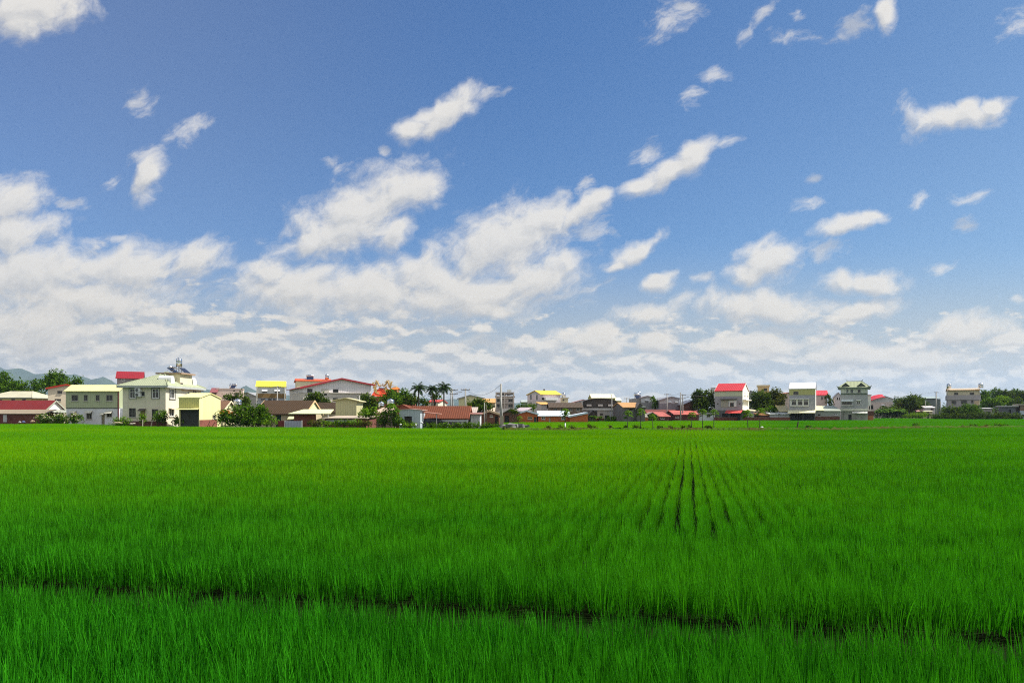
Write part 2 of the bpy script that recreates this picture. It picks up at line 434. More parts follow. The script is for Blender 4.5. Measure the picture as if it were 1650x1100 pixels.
# ------------------------------------------------------------------ buildings
FRAME_W = (0.75, 0.75, 0.72)
class Bld:
    """local frame: x along the front, y into the depth, z up; origin at the front left corner on the ground"""
    def __init__(s, name, label, cat, D, X0, X1, dep=7.0, X2=None, rot=0.0, group=None):
        s.D, s.rot = D, R(rot)
        s.P0 = (wx(X0, D), D)
        s.ex = (math.cos(s.rot), -math.sin(s.rot))
        s.ey = (math.sin(s.rot), math.cos(s.rot))
        s.W = s.U(X1)
        s.dep = dep
        if X2 is not None: s.dep = s.V(X2)
        s.root = thing(name, label, cat, (s.P0[0], D, 0), -s.rot, group)
        s.wins = []
    def U(s, X, v=0.0):
        t = bear(X)
        px, py = s.P0[0] + v * s.ey[0], s.P0[1] + v * s.ey[1]
        return (t * py - px) / (s.ex[0] - t * s.ex[1])
    def V(s, X):
        t = bear(X)
        px, py = s.P0[0] + s.W * s.ex[0], s.P0[1] + s.W * s.ex[1]
        return (t * py - px) / (s.ey[0] - t * s.ey[1])
    def Z(s, Y, u=None, v=0.0):
        u = s.W / 2 if u is None else u
        return wz(Y, s.D + u * s.ex[1] + v * s.ey[1])
    # -- openings
    def win(s, Xa, Xb, Ya, Yb, frame=None, mull=1, awn=None, sill=True, name='window'):
        ua, ub = s.U(Xa), s.U(Xb)
        s.wins.append(dict(face='F', a=(ua, ub), z=(s.Z(Yb, ua), s.Z(Ya, ua)), frame=frame, mull=mull, awn=awn, sill=sill, name=name))
    def swin(s, Xa, Xb, Ya, Yb, frame=None, mull=1, awn=None, sill=True, name='window'):
        va, vb = s.V(Xa), s.V(Xb)
        s.wins.append(dict(face='R', a=(va, vb), z=(s.Z(Yb, s.W, va), s.Z(Ya, s.W, va)), frame=frame, mull=mull, awn=awn, sill=sill, name=name))
    def door(s, Xa, Xb, Ya, mat=None, awn=None, name='door'):
        ua, ub = s.U(Xa), s.U(Xb)
        s.wins.append(dict(face='F', a=(ua, ub), z=(0.02, s.Z(Ya, ua)), door=mat or paint((0.02, 0.02, 0.022)), awn=awn, name=name))
    def fb(s, mb, face, a0, a1, z0, z1, o0, o1):
        """box on a face: a along the face, o outwards"""
        if face == 'F': mb.box(a0, a1, -o0, -o1, z0, z1)
        else: mb.box(s.W + o0, s.W + o1, a0, a1, z0, z1)
    # -- one storey of wall, with the openings that lie in it cut out
    def storey(s, z0, z1, mat, name='wall', e=0.0):
        hs = {'F': [], 'R': []}
        for w in s.wins:
            if w.get('done'): continue
            if w['z'][0] >= z0 - 0.02 and w['z'][1] <= z1 + 0.02:
                w['done'] = True
                hs[w['face']].append((max(w['a'][0], 0.06), min(w['a'][1], (s.W if w['face'] == 'F' else s.dep) - 0.06), max(w['z'][0], z0), min(w['z'][1], z1 - 0.03), w))
        m = MB()
        W, dp = s.W, s.dep
        for face, L in (('F', W), ('R', dp)):
            P = (lambda a, z, o=0.0: (a, -e - o, z)) if face == 'F' else (lambda a, z, o=0.0: (W + e + o, a, z))
            us = sorted({-e, L + e, *[q for h in hs[face] for q in h[:2]]})
            zs = sorted({z0, z1, *[q for h in hs[face] for q in h[2:4]]})
            for ua, ub in zip(us, us[1:]):
                for za, zb in zip(zs, zs[1:]):
                    um, zm = (ua + ub) / 2, (za + zb) / 2
                    if any(h[0] < um < h[1] and h[2] < zm < h[3] for h in hs[face]): continue
                    m.poly(P(ua, za), P(ub, za), P(ub, zb), P(ua, zb))
            for a, b, za, zb, w in hs[face]:
                q = 0.16 if 'door' not in w else 0.3
                c, d = [(a, za), (b, za), (b, zb), (a, zb)], None
                for i in range(4):
                    g, h = c[i], c[(i + 1) % 4]
                    m.poly(P(*g), P(*g, -q), P(*h, -q), P(*h))
        m.poly((-e, dp + e, z0), (-e, -e, z0), (-e, -e, z1), (-e, dp + e, z1))
        m.poly((W + e, dp + e, z0), (-e, dp + e, z0), (-e, dp + e, z1), (W + e, dp + e, z1))
        o = m.build(name, mat, s.root)
        for face in 'FR':
            for a, b, za, zb, w in hs[face]:
                s.opening(face, a, b, za, zb, w, e)
        return o
    def opening(s, face, a, b, za, zb, w, e):
        if 'door' in w:
            m = MB(); s.fb(m, face, a, b, za, zb, e - 0.30, e - 0.24)
            m.build(w['name'], w['door'], s.root)
        else:
            t = min(0.07, (b - a) * 0.14)
            m = MB()
            s.fb(m, face, a, a + t, za, zb, e - 0.13, e + 0.025); s.fb(m, face, b - t, b, za, zb, e - 0.13, e + 0.025)
            s.fb(m, face, a + t, b - t, zb - t, zb, e - 0.13, e + 0.023); s.fb(m, face, a + t, b - t, za, za + t, e - 0.13, e + 0.023)
            for i in range(w['mull']):
                c = a + (b - a) * (i + 1) / (w['mull'] + 1)
                s.fb(m, face, c - t * .35, c + t * .35, za + t, zb - t, e - 0.125, e - 0.04)
            if zb - za > 1.2:
                c = za + (zb - za) * 0.68
                s.fb(m, face, a + t, b - t, c - t * .35, c + t * .35, e - 0.123, e - 0.045)
            fr = m.build(w['name'], w['frame'] or paint(FRAME_W, 0.4), s.root)
            m = MB(); s.fb(m, face, a + .01, b - .01, za + .01, zb - .01, e - 0.15, e - 0.11)
            m.build('pane', glass(), fr)
            if w['sill']:
                m = MB(); s.fb(m, face, a - .08, b + .08, za - .09, za - .005, e - 0.05, e + 0.12)
                m.build('sill', plaster((0.5, 0.48, 0.44)), fr)
        if w['awn']:
            mat, drop, outw = w['awn']
            m = MB()
            a, b = a - 0.12, b + 0.12
            if face == 'F': m.slab([(a, -e - outw, zb - drop), (b, -e - outw, zb - drop), (b, -e, zb + .12), (a, -e, zb + .12)], 0.05)
            else: m.slab([(s.W + e + outw, a, zb - drop), (s.W + e + outw, b, zb - drop), (s.W + e, b, zb + .12), (s.W + e, a, zb + .12)], 0.05)
            m.build('awning', mat, s.root)
    # -- roofs (zE wall top, zR ridge)
    def gable_x(s, zE, zR, mat, wall=None, o=0.35, oe=0.3, rf=0.5, th=0.12, name='roof', v0=0.0, dep=None, fascia=None):
        dep = dep or s.dep
        vr = v0 + rf * dep; sl = (zR - zE) / (rf * dep); sb = (zR - zE) / ((1 - rf) * dep)
        m = MB()
        zf, zb = zE - sl * o, zE - sb * o
        L, Rr = -oe, s.W + oe
        m.slab([(L, v0 - o, zf + th), (Rr, v0 - o, zf + th), (Rr, vr, zR + th), (L, vr, zR + th)], th)
        m.slab([(L, vr, zR + th), (Rr, vr, zR + th), (Rr, v0 + dep + o, zb + th), (L, v0 + dep + o, zb + th)], th)
        r = m.build(name, mat, s.root)
        if wall:
            for x in (0.0, s.W):
                MB().poly((x, v0, zE), (x, v0 + dep, zE), (x, vr, zR)).build('gable_wall', wall, s.root)
        if fascia:
            for x in (L - .04, Rr + .002):
                m = MB()
                m.slab([(x, v0 - o, zf + th + .03), (x + .04, v0 - o, zf + th + .03), (x + .04, vr, zR + th + .03), (x, vr, zR + th + .03)], 0.26)
                m.slab([(x, vr, zR + th + .03), (x + .04, vr, zR + th + .03), (x + .04, v0 + dep + o, zb + th + .03), (x, v0 + dep + o, zb + th + .03)], 0.26)
                m.build('verge_board', fascia, s.root)
        return r
    def gable_y(s, zL, zR_, ua, zA, mat, wall=None, o=0.35, oe=0.3, th=0.12, name='roof', fascia=None, base=None):
        m = MB()
        W, a, b = s.W, -oe, s.dep + oe
        sides = []
        if ua > 0.02: sides.append((-o, zL - (zA - zL) / ua * o, ua, zA))
        if ua < W - 0.02: sides.append((ua, zA, W + o, zR_ - (zA - zR_) / (W - ua) * o))
        for x0, z0, x1, z1 in sides:
            m.slab([(x0, a, z0 + th), (x1, a, z1 + th), (x1, b, z1 + th), (x0, b, z0 + th)], th)
        m.build(name, mat, s.root)
        if fascia:
            m = MB()
            for x0, z0, x1, z1 in sides:
                m.slab([(x0, a - .05, z0 + th + .03), (x1, a - .05, z1 + th + .03), (x1, a - .002, z1 + th + .03), (x0, a - .002, z0 + th + .03)], 0.3)
            m.build('verge_board', fascia, s.root)
        if wall:
            m = MB()
            zb = min(zL, zR_) if base is None else base
            for y in (0.0, s.dep):
                m.poly((0, y, zb), (W, y, zb), (W, y, zR_), (ua, y, zA), (0, y, zL))
            m.poly((0, 0, zb), (0, s.dep, zb), (0, s.dep, zL), (0, 0, zL)); m.poly((W, 0, zb), (W, s.dep, zb), (W, s.dep, zR_), (W, 0, zR_))
            m.build('gable_wall', wall, s.root)
    def hip(s, zE, zR, ua, ub, mat, o=0.5, th=0.14, vr=None, trim=None, name='roof'):
        vr = vr or s.dep / 2
        m = MB()
        A, B, C_, D_ = (-o, -o, zE), (s.W + o, -o, zE), (s.W + o, s.dep + o, zE), (-o, s.dep + o, zE)
        r0, r1 = (ua, vr, zR), (ub, vr, zR)
        m.poly(A, B, r1, r0); m.poly(B, C_, r1); m.poly(C_, D_, r0, r1); m.poly(D_, A, r0)
        r = m.build(name, mat, s.root)
        m = MB()
        m.box(-o, s.W + o, -o, s.dep + o, zE - th, zE - .004)
        m.build('eave', trim or plaster((0.4, 0.42, 0.38)), s.root)
        m = MB()
        for p, q in ((A, r0), (B, r1), (C_, r1), (D_, r0), (r0, r1)):
            m.tube([p, q], 0.09, 6)
        m.build('ridge_cap', mat, s.root)
        return r
    def mono(s, zF, zB, mat, o=0.35, oe=0.25, th=0.1, wall=None, name='roof'):
        sl = (zB - zF) / s.dep
        MB().slab([(-oe, -o, zF - sl * o + th), (s.W + oe, -o, zF - sl * o + th), (s.W + oe, s.dep + o, zB + sl * o + th), (-oe, s.dep + o, zB + sl * o + th)], th).build(name, mat, s.root)
        if wall:
            m = MB()
            for x in (0.0, s.W): m.poly((x, 0, zF), (x, s.dep, zF), (x, s.dep, zB))
            m.poly((0, s.dep, zF), (s.W, s.dep, zF), (s.W, s.dep, zB), (0, s.dep, zB))
            m.build('gable_wall', wall, s.root)
    def flat(s, z, mat, o=0.2, th=0.25, name='roof', par=0.0, pmat=None):
        MB().box(-o, s.W + o, -o, s.dep + o, z, z + th).build(name, mat, s.root)
        if par:
            m = MB(); t = 0.15; q = 0.0
            m.box(-q, s.W + q, -q, t, z + th, z + th + par); m.box(-q, s.W + q, s.dep - t, s.dep + q, z + th, z + th + par)
            m.box(-q, t, t, s.dep - t, z + th, z + th + par); m.box(s.W - t, s.W + q, t, s.dep - t, z + th, z + th + par)
            m.build('parapet', pmat or mat, s.root)
    # -- loose pieces on the front (pixel rectangles)
    def piece(s, name, mat, Xa, Xb, Ya, Yb, o0, o1):
        ua, ub = s.U(Xa), s.U(Xb)
        return MB().box(ua, ub, -o0, -o1, max(s.Z(Yb, ua), 0.0), s.Z(Ya, ua)).build(name, mat, s.root)
    def canopy(s, name, mat, Xa, Xb, Ya, Yb, outw, v=0.0, th=0.06):
        """sloping canopy: its wall edge at Ya, its front edge (outw nearer) at Yb"""
        ua, ub = s.U(Xa), s.U(Xb)
        za, zb = s.Z(Ya, ua), s.Z(Yb, ua, -outw)
        return MB().slab([(ua, v - outw, zb), (ub, v - outw, zb), (ub, v - .002, za), (ua, v - .002, za)], th).build(name, mat, s.root)

# ------------------------------------------------------------------ setting: ground, hills, bund, rice
MB().poly((-9500, -600, -0.12), (9500, -600, -0.12), (9500, 9500, -0.12), (-9500, 9500, -0.12)).build(
    'ground', soil('ground_soil', (0.10, 0.085, 0.05), (0.05, 0.075, 0.025), 0.05))['kind'] = 'structure'

def make_hills():
    prof = [(-900, 618), (-500, 600), (-250, 588), (-120, 598), (-40, 589), (0, 592), (12, 595), (29, 592.5), (39, 595.5), (59, 603), (70, 601.5), (80, 603.5), (112, 602.5), (124, 603), (134, 607),
            (152, 613.5), (158, 610.5), (168, 612), (174, 611), (187, 618), (200, 626), (240, 628), (330, 627), (360, 631), (410, 629), (470, 636), (560, 640), (700, 642), (760, 644),
            (830, 649), (900, 655), (1100, 658), (1500, 657), (2100, 650)]
    xs = np.arange(-900, 2100, 6.0)
    py = np.interp(xs, [a for a, b in prof], [b for a, b in prof])
    rng = np.random.default_rng(5)
    depth = np.array([5200, 5500, 5800, 6050, 6300, 6500, 6900, 7500, 8200.])
    prof_d = np.array([-.02, .22, .5, .74, .93, 1.0, .8, .35, -.02])
    top = (664 - py) / 1100 * 6500
    V = []
    ph = rng.uniform(0, 6.28, 12); fr = rng.uniform(0.02, 0.16, 12)
    for j, (dj, pj) in enumerate(zip(depth, prof_d)):
        ridge = sum(np.sin(xs * f + p + j * 0.6) for f, p in zip(fr, ph)) / 12
        h = top * pj * (1 + (0.5 * ridge if j != 5 else 0.0)) + (rng.normal(0, 3, len(xs)) if 0 < j < 8 else 0)
        for x, z in zip(xs, h):
            V.append(((x - 825) / 1100 * 6500 * (0.4 + 0.6 * dj / 6500), dj, max(z, -1.0) + CH * (pj > 0)))
    n = len(xs)
    Q = [(j * n + i, j * n + i + 1, (j + 1) * n + i + 1, (j + 1) * n + i) for j in range(len(depth) - 1) for i in range(n - 1)]
    o = np_mesh('hills', np.array(V), np.array(Q), soil('hill_forest', (0.03, 0.05, 0.025), (0.05, 0.075, 0.03), 0.004))
    COL.objects.link(o)
    o['kind'] = 'structure'
make_hills()

RD = Vector((0.2508, 0.968, 0)).normalized()      # the planted rows run this way
RC = Vector((RD.y, -RD.x, 0))                     # and across it

FAR = [(-600, 112), (0, 111), (100, 110), (190, 99), (236, 91), (440, 86), (560, 84), (700, 83.5), (800, 75.5), (812, 73.5), (1340, 73.5), (1430, 82), (1700, 86), (2300, 90)]
FAR2 = [(812, 126), (850, 127), (950, 140), (1080, 151), (1320, 154), (1335, 166), (1406, 168), (1420, 207), (1500, 207), (1540, 182), (1640, 182), (1680, 200), (2300, 205)]
def far_edge(tab, x, y):
    return np.interp(825 + 1100 * x / y, [a for a, b in tab], [b for a, b in tab])

def rice_patch(rng, nx, ny, sx, sy, blades, segs, w0, L0, L1, spread, up, ax):
    """one square of crop: nx rows across, ny hills along each row"""
    ts = np.linspace(0, 1, segs + 1)
    V, Q, b = [], [], 0
    for i in range(nx):
        for j in range(ny):
            hx, hy = (i + .5 - nx / 2) * sx + rng.normal(0, .026), (j + .5 - ny / 2) * sy + rng.normal(0, .03)
            k = int(blades * rng.uniform(.75, 1.25)); hh = rng.uniform(.82, 1.12)
            az = rng.uniform(0, 2 * math.pi, k)
            L = rng.uniform(L0, L1, k) * hh
            lean = np.abs(rng.normal(up, .09, k)); curv = np.abs(rng.normal(0.06, 0.08, k))
            r0 = spread * np.sqrt(rng.uniform(0, 1, k))
            tw = az + math.pi / 2 + rng.normal(0, .9, k)
            w = w0 * rng.uniform(.7, 1.3, k)
            for t in ts:
                rad = r0 + L * (lean * t + curv * t ** 2.2)
                z = L * (t - (0.5 * lean + 0.55 * curv) * t ** 2)
                x, y = hx + ax * np.cos(az) * rad, hy + np.sin(az) * rad
                ww = w * (0.75 if t == 0 else 1.0 if t < .6 else 0.75 if t < .9 else 0.08) / 2
                V.append(np.stack([x - np.cos(tw) * ww, y - np.sin(tw) * ww, z], 1))
                V.append(np.stack([x + np.cos(tw) * ww, y + np.sin(tw) * ww, z], 1))
            idx = np.arange(k)
            for s_ in range(segs):
                a = b + s_ * 2 * k
                Q.append(np.stack([a + idx, a + k + idx, a + 3 * k + idx, a + 2 * k + idx], 1))
            b += 2 * (segs + 1) * k
    return np.concatenate(V), np.concatenate(Q)

def make_rice():
    rng = np.random.default_rng(11)
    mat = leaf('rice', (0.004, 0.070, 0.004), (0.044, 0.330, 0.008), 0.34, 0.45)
    col = bpy.data.collections.new('rice_patches')
    specs = [(6, 4, 8, .30, .15, 74, 3, .0074, .33, .47, .15, .08, 1.0), (6, 4, 8, .30, .15, 56, 3, .0082, .34, .50, .088, .085, .65), (5, 8, 16, .30, .15, 30, 2, .0115, .34, .50, .08, .085, .66), (4, 16, 32, .30, .15, 13, 1, .022, .34, .50, .07, .08, .68)]
    k = 0
    for n, nx, ny, sx, sy, bl, sg, w0, L0, L1, spr, up, ax in specs:
        for i in range(n):
            V, Q = rice_patch(rng, nx, ny, sx, sy, bl, sg, w0, L0, L1, spr, up, ax)
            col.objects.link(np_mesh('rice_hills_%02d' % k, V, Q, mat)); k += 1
    pos, var, rot, sca = [], [], [], []
    def add(size, s0, s1, v0, nv, half, keep, skew=None):
        cs = np.arange(-half, half, size) + size / 2
        ss = np.arange(s0, s1 - 1e-3, size) + size / 2
        C_, S_ = np.meshgrid(cs, ss)
        if skew: S_ = S_ + skew(S_, C_)
        x, y = RD.x * S_ + RC.x * C_, RD.y * S_ + RC.y * C_
        ok = (np.abs(x) < 0.88 * y + 5) & (y > 0.5)
        x, y, S_ = x[ok], y[ok], S_[ok]
        ok = keep(x, y, S_, size)
        for X, Y in zip(x[ok], y[ok]):
            sh = rng.normal(0, .017 if size < 4 else .03)
            pos.append((X + RC.x * sh, Y + RC.y * sh, 0.0)); var.append(v0 + int(rng.integers(nv)))
            rot.append((0, 0, -math.atan2(RD.x, RD.y) + math.pi * int(rng.integers(2))))
            sca.append((1, 1, rng.uniform(.95, 1.05)))
    # near strip in front of the cross gap, then the main field behind it
    add(1.2, 0.33, 6.25, 0, 6, 14, lambda x, y, s, q: s < 9, lambda s, c: .067 * c)
    sk = lambda s, c: .067 * c * (17.7 - s) / 10.2
    add(1.2, 7.5, 8.6, 0, 6, 26, lambda x, y, s, q: s < 19, sk)
    add(1.2, 8.7, 11.0, 0, 12, 26, lambda x, y, s, q: s < 19, sk)
    add(1.2, 11.1, 17.0, 6, 6, 26, lambda x, y, s, q: s < 19, sk)
    add(2.4, 17.1, 46.0, 12, 5, 62, lambda x, y, s, q: y + q / 4 < far_edge(FAR, x, y))
    add(4.8, 45.9, 150, 17, 4, 160, lambda x, y, s, q: y + q / 4 < far_edge(FAR, x, y))
    add(4.8, 45.9, 330, 17, 4, 330, lambda x, y, s, q: (y - q / 2 > far_edge(FAR, x, y) + 3.2) & (y + q / 4 < far_edge(FAR2, x, y)) & (825 + 1100 * x / y > 806))
    me = bpy.data.meshes.new('rice_crop')
    me.vertices.add(len(pos)); me.vertices.foreach_set('co', np.array(pos, np.float32).ravel())
    a = me.attributes.new('variant', 'INT', 'POINT'); a.data.foreach_set('value', np.array(var, np.int32))
    a = me.attributes.new('turn', 'FLOAT_VECTOR', 'POINT'); a.data.foreach_set('vector', np.array(rot, np.float32).ravel())
    a = me.attributes.new('size', 'FLOAT_VECTOR', 'POINT'); a.data.foreach_set('vector', np.array(sca, np.float32).ravel())
    me.materials.append(mat)
    o = bpy.data.objects.new('rice_crop', me)
    COL.objects.link(o)
    o['kind'] = 'stuff'; o['label'] = 'dense green rice plants standing in rows across the paddy'; o['category'] = 'rice'
    ng = bpy.data.node_groups.new('rice_planting', 'GeometryNodeTree')
    ng.interface.new_socket('Geometry', in_out='INPUT', socket_type='NodeSocketGeometry')
    ng.interface.new_socket('Geometry', in_out='OUTPUT', socket_type='NodeSocketGeometry')
    N = Nodes(ng)
    gi, go = ng.nodes.new('NodeGroupInput'), ng.nodes.new('NodeGroupOutput')
    ci = ng.nodes.new('GeometryNodeCollectionInfo')
    ci.inputs['Collection'].default_value = col
    ci.inputs['Separate Children'].default_value = True
    ci.inputs['Reset Children'].default_value = True
    def attr(nm, ty):
        nd = ng.nodes.new('GeometryNodeInputNamedAttribute'); nd.data_type = ty
        nd.inputs[0].default_value = nm
        return next(x for x in nd.outputs if x.enabled and x.name == 'Attribute')
    ip = ng.nodes.new('GeometryNodeInstanceOnPoints')
    L = ng.links.new
    L(gi.outputs[0], ip.inputs['Points'])
    L(ci.outputs[0], ip.inputs['Instance'])
    ip.inputs['Pick Instance'].default_value = True
    L(attr('variant', 'INT'), ip.inputs['Instance Index'])
    L(attr('turn', 'FLOAT_VECTOR'), ip.inputs['Rotation'])
    L(attr('size', 'FLOAT_VECTOR'), ip.inputs['Scale'])
    L(ip.outputs[0], go.inputs[0])
    md = o.modifiers.new('planting', 'NODES'); md.node_group = ng
make_rice()

# wet mud under the crop
xs = np.linspace(-700, 2300, 61)
dd_ = np.interp(xs, [a for a, b in FAR], [b for a, b in FAR])
m = MB()
near = [(t * 2.0 / 1100 - 825 * 2.0 / 1100, 2.0, -0.1) for t in xs]
for i in range(len(xs) - 1):
    m.poly(((xs[i] - 825) / 1100 * 1.0, 1.0, -0.1), ((xs[i + 1] - 825) / 1100 * 1.0, 1.0, -0.1),
           ((xs[i + 1] - 825) / 1100 * dd_[i + 1], dd_[i + 1], -0.1), ((xs[i] - 825) / 1100 * dd_[i], dd_[i], -0.1))
m.build('paddy_mud', soil('paddy_mud', (0.006, 0.009, 0.003), (0.010, 0.020, 0.004), 1.2))['kind'] = 'structure'

def make_bund():
    """earth bank with dry weeds between the two paddies"""
    rng = np.random.default_rng(3)
    m = MB()
    px = np.arange(798, 2200, 3.0)
    D = np.interp(px, [a for a, b in FAR], [b for a, b in FAR])
    px, D = px[px > 806], D[px > 806]
    pr = [(0.35, -0.12), (0.7, .28), (1.1, .47), (1.9, .46), (2.6, .2), (3.1, -.12)]
    base = []
    for p, d in zip(px, D):
        row = []
        for k, (o, z) in enumerate(pr):
            y = d + o
            hz = z + (rng.normal(0, .06) if 0 < k < 5 else 0)
            row.append(((p - 825) / 1100 * y, y, hz))
        base.append(row)
    for r0, r1 in zip(base, base[1:]):
        for k in range(len(pr) - 1):
            m.poly(r0[k], r1[k], r1[k + 1], r0[k + 1])
    m.build('earth_bank', soil('bank_soil', (0.06, 0.05, 0.014), (0.04, 0.10, 0.006), 0.3))['kind'] = 'structure'
make_bund()

# ------------------------------------------------------------------ vegetation
VR = np.random.default_rng(77)
LEAFS = {
    'dark':   ((0.014, 0.040, 0.004), (0.095, 0.150, 0.010)),
    'mid':    ((0.020, 0.068, 0.004), (0.110, 0.205, 0.012)),
    'light':  ((0.055, 0.140, 0.006), (0.170, 0.290, 0.015)),
    'lime':   ((0.070, 0.150, 0.008), (0.190, 0.270, 0.022)),
    'olive':  ((0.040, 0.060, 0.010), (0.120, 0.130, 0.022)),
    'palm':   ((0.012, 0.036, 0.008), (0.045, 0.080, 0.018)),
    'orange': ((0.35, 0.10, 0.010), (0.55, 0.22, 0.020)),
    'bloom':  ((0.55, 0.50, 0.38), (0.75, 0.70, 0.58)),
}
def lmat(k): return leaf(k, *LEAFS[k])
BARK = lambda: soil('bark', (0.10, 0.075, 0.05), (0.055, 0.045, 0.035), 3.0)

def leaves_of(blobs, size, dens, rng):
    """leaf quads in clumps through the blobs (x, y, z, rx, ry, rz)"""
    cen, nor = [], []
    for x, y, z, rx, ry, rz in blobs:
        A = 4 * math.pi * (((rx * ry) ** 1.6 + (rx * rz) ** 1.6 + (ry * rz) ** 1.6) / 3) ** (1 / 1.6)
        nc = max(8, int(dens * A / (size * size) * 0.25))
        d = rng.normal(0, 1, (nc, 3)); d /= np.linalg.norm(d, axis=1)[:, None]
        bump = 1 + 0.20 * np.sin(d[:, 0] * 5 + x) * np.cos(d[:, 2] * 6 + z) + rng.normal(0, .07, nc)
        r = np.where(rng.random(nc) < .72, rng.uniform(.78, 1.05, nc), rng.uniform(.2, .8, nc)) * bump
        c = np.array([x, y, z]) + d * r[:, None] * np.array([rx, ry, rz])
        k = 9
        sp = size * 1.35
        cc = np.repeat(c, k, 0) + rng.normal(0, sp * .55, (nc * k, 3))
        cen.append(cc); nor.append(np.repeat(d, k, 0))
    c = np.concatenate(cen); d = np.concatenate(nor)
    keep = c[:, 2] > 0.05
    c, d = c[keep], d[keep]
    n = len(c)
    nn = d * .55 + rng.normal(0, .6, (n, 3)) + np.array([0, 0, .35])
    nn /= np.linalg.norm(nn, axis=1)[:, None]
    t = np.cross(nn, rng.normal(0, 1, (n, 3))); t /= np.linalg.norm(t, axis=1)[:, None]
    b = np.cross(nn, t)
    s = (size * rng.uniform(.55, 1.25, n))[:, None]
    V = np.stack([c - t * s * .75, c + b * s * .38, c + t * s * .75, c - b * s * .38], 1).reshape(-1, 3)
    Q = np.arange(4 * n).reshape(n, 4)
    return V, Q

def plant(name, label, cat, D, blobs, kind='mid', leaf_m=0.30, dens=1.0, stem=None, group=None, flowers=None, depth=1.0, extra_rot=0.0):
    """blobs in zoom pixels (X, Y, rX, rY); stem = (X, radius) trunk position or None for a bush on the ground"""
    k = D / F / ZS
    rng = np.random.default_rng(int(abs(ppx(blobs[0][0]) * 7 + D * 3)) + 1)
    X0 = stem[0] if stem else sum(b[0] * b[2] for b in blobs) / sum(b[2] for b in blobs)
    x0 = wx(X0, D)
    root = thing(name, label, cat, (x0, D, 0), 0, group)
    bl = []
    for X, Y, rX, rY in blobs:
        bl.append((wx(X, D) - x0, rng.normal(0, .25) * rX * k, wz(Y, D), rX * k, rX * k * .85 * depth, rY * k))
    V, Q = leaves_of(bl, leaf_m, dens, rng)
    o = np_mesh('crown' if stem else 'foliage', V, Q, lmat(kind), None)
    COL.objects.link(o); o.parent = root
    if flowers:
        fb = [(b[0], b[1], b[2] + b[5] * .25, b[3] * 1.03, b[4] * 1.03, b[5] * .9) for b in bl]
        V, Q = leaves_of(fb, leaf_m * .9, dens * flowers[1], rng)
        f = np_mesh('blossom', V, Q, lmat(flowers[0]), None); COL.objects.link(f); f.parent = root
    m = MB()
    if stem:
        r = stem[1]
        zc = sum(b[2] for b in bl) / len(bl); xc = sum(b[0] for b in bl) / len(bl)
        m.tube([(0, 0, -.1), (xc * .1, 0, zc * .3), (xc * .5, .1, zc * .75), (xc, 0, zc * 1.05)], [r, r * .8, r * .6, r * .25], 8)
        for b in bl:
            m.tube([(xc * .3, 0.05, zc * .5), ((b[0] + xc * .5) / 2, b[1] / 2, (b[2] + zc * .6) / 2), (b[0], b[1], b[2] + b[5] * .3)], [r * .5, r * .32, r * .1], 6)
        m.build('trunk', BARK(), root, True)
    else:
        for b in bl:
            for q in range(4):
                a = rng.uniform(0, 6.28)
                m.tube([(0, 0, -.1), (b[0] * .4, b[1] * .4, .15), (b[0] + b[3] * .5 * math.cos(a), b[1] + b[4] * .5 * math.sin(a), b[2] + b[5] * .4)], [.04, .035, .015], 5)
        m.build('stem', BARK(), root)
    return root

def palm(label, D, X, Ycrown, rad, group):
    k = D / F / ZS
    rng = np.random.default_rng(int(X) + 3)
    x0 = wx(X, D); h = wz(Ycrown, D) ; L = rad * k
    root = thing('palm_tree', label, 'palm tree', (x0, D, 0), rng.uniform(0, 6), group)
    m = MB()
    m.tube([(0, 0, -.1), (.06, .05, h * .3), (.1, .02, h * .7), (0, 0, h)], [.19, .15, .125, .11], 9)
    m.build('trunk', soil('palm_bark', (0.13, 0.11, 0.085), (0.075, 0.065, 0.05), 2.5), root, True)
    V, Q = [], []
    def quad(a, b, c, d):
        i = len(V); V.extend([a, b, c, d]); Q.append((i, i + 1, i + 2, i + 3))
    nf = 24
    for f in range(nf):
        az = f * 2.39996 + rng.normal(0, .15); up = R(82 - 100 * (f / nf) ** .85 + rng.normal(0, 6))
        Lf = L * rng.uniform(.9, 1.1) * (1.0 if f > 4 else .85)
        dr = Vector((math.cos(az), math.sin(az), 0)); p = Vector((0, 0, h)); pts = []
        e = up
        for i in range(9):
            pts.append(p.copy()); p = p + (dr * math.cos(e) + Vector((0, 0, 1)) * math.sin(e)) * Lf / 8; e -= R(10.5)
        side = Vector((-dr.y, dr.x, 0))
        for i in range(8):
            a, b = pts[i], pts[i + 1]
            w = .025
            quad(a - side * w, a + side * w, b + side * w, b - side * w)
            for sg in (-1, 1):
                for q in range(3):
                    s0 = a.lerp(b, (q + .2) / 3)
                    tt = (i + q / 3) / 8
                    ll = Lf * .34 * (math.sin(math.pi * min(1, .18 + tt * .82)) ** .6)
                    fw = (b - a).normalized()
                    d = (side * sg * .8 + fw * .75 + Vector((0, 0, -.32 + rng.normal(0, .12)))).normalized()
                    wv = fw * Lf * .018
                    e1 = s0 + d * ll * .55; e2 = s0 + d * ll + Vector((0, 0, -ll * .22))
                    quad(s0 - wv, s0 + wv, e1 + wv, e1 - wv); quad(e1 - wv, e1 + wv, e2 + wv * .15, e2 - wv * .15)
    o = np_mesh('crown', np.array([tuple(v) for v in V]), np.array(Q), lmat('palm')); COL.objects.link(o); o.parent = root
    m = MB()
    for i in range(6):
        a = i * 1.05
        m.lathe((.16 * math.cos(a), .16 * math.sin(a), h - .32), [(.02, 0), (.1, .06), (.12, .14), (.08, .23), (.02, .27)], 8)
    m.build('coconuts', paint((0.09, 0.11, 0.03)), root, True)
    return root

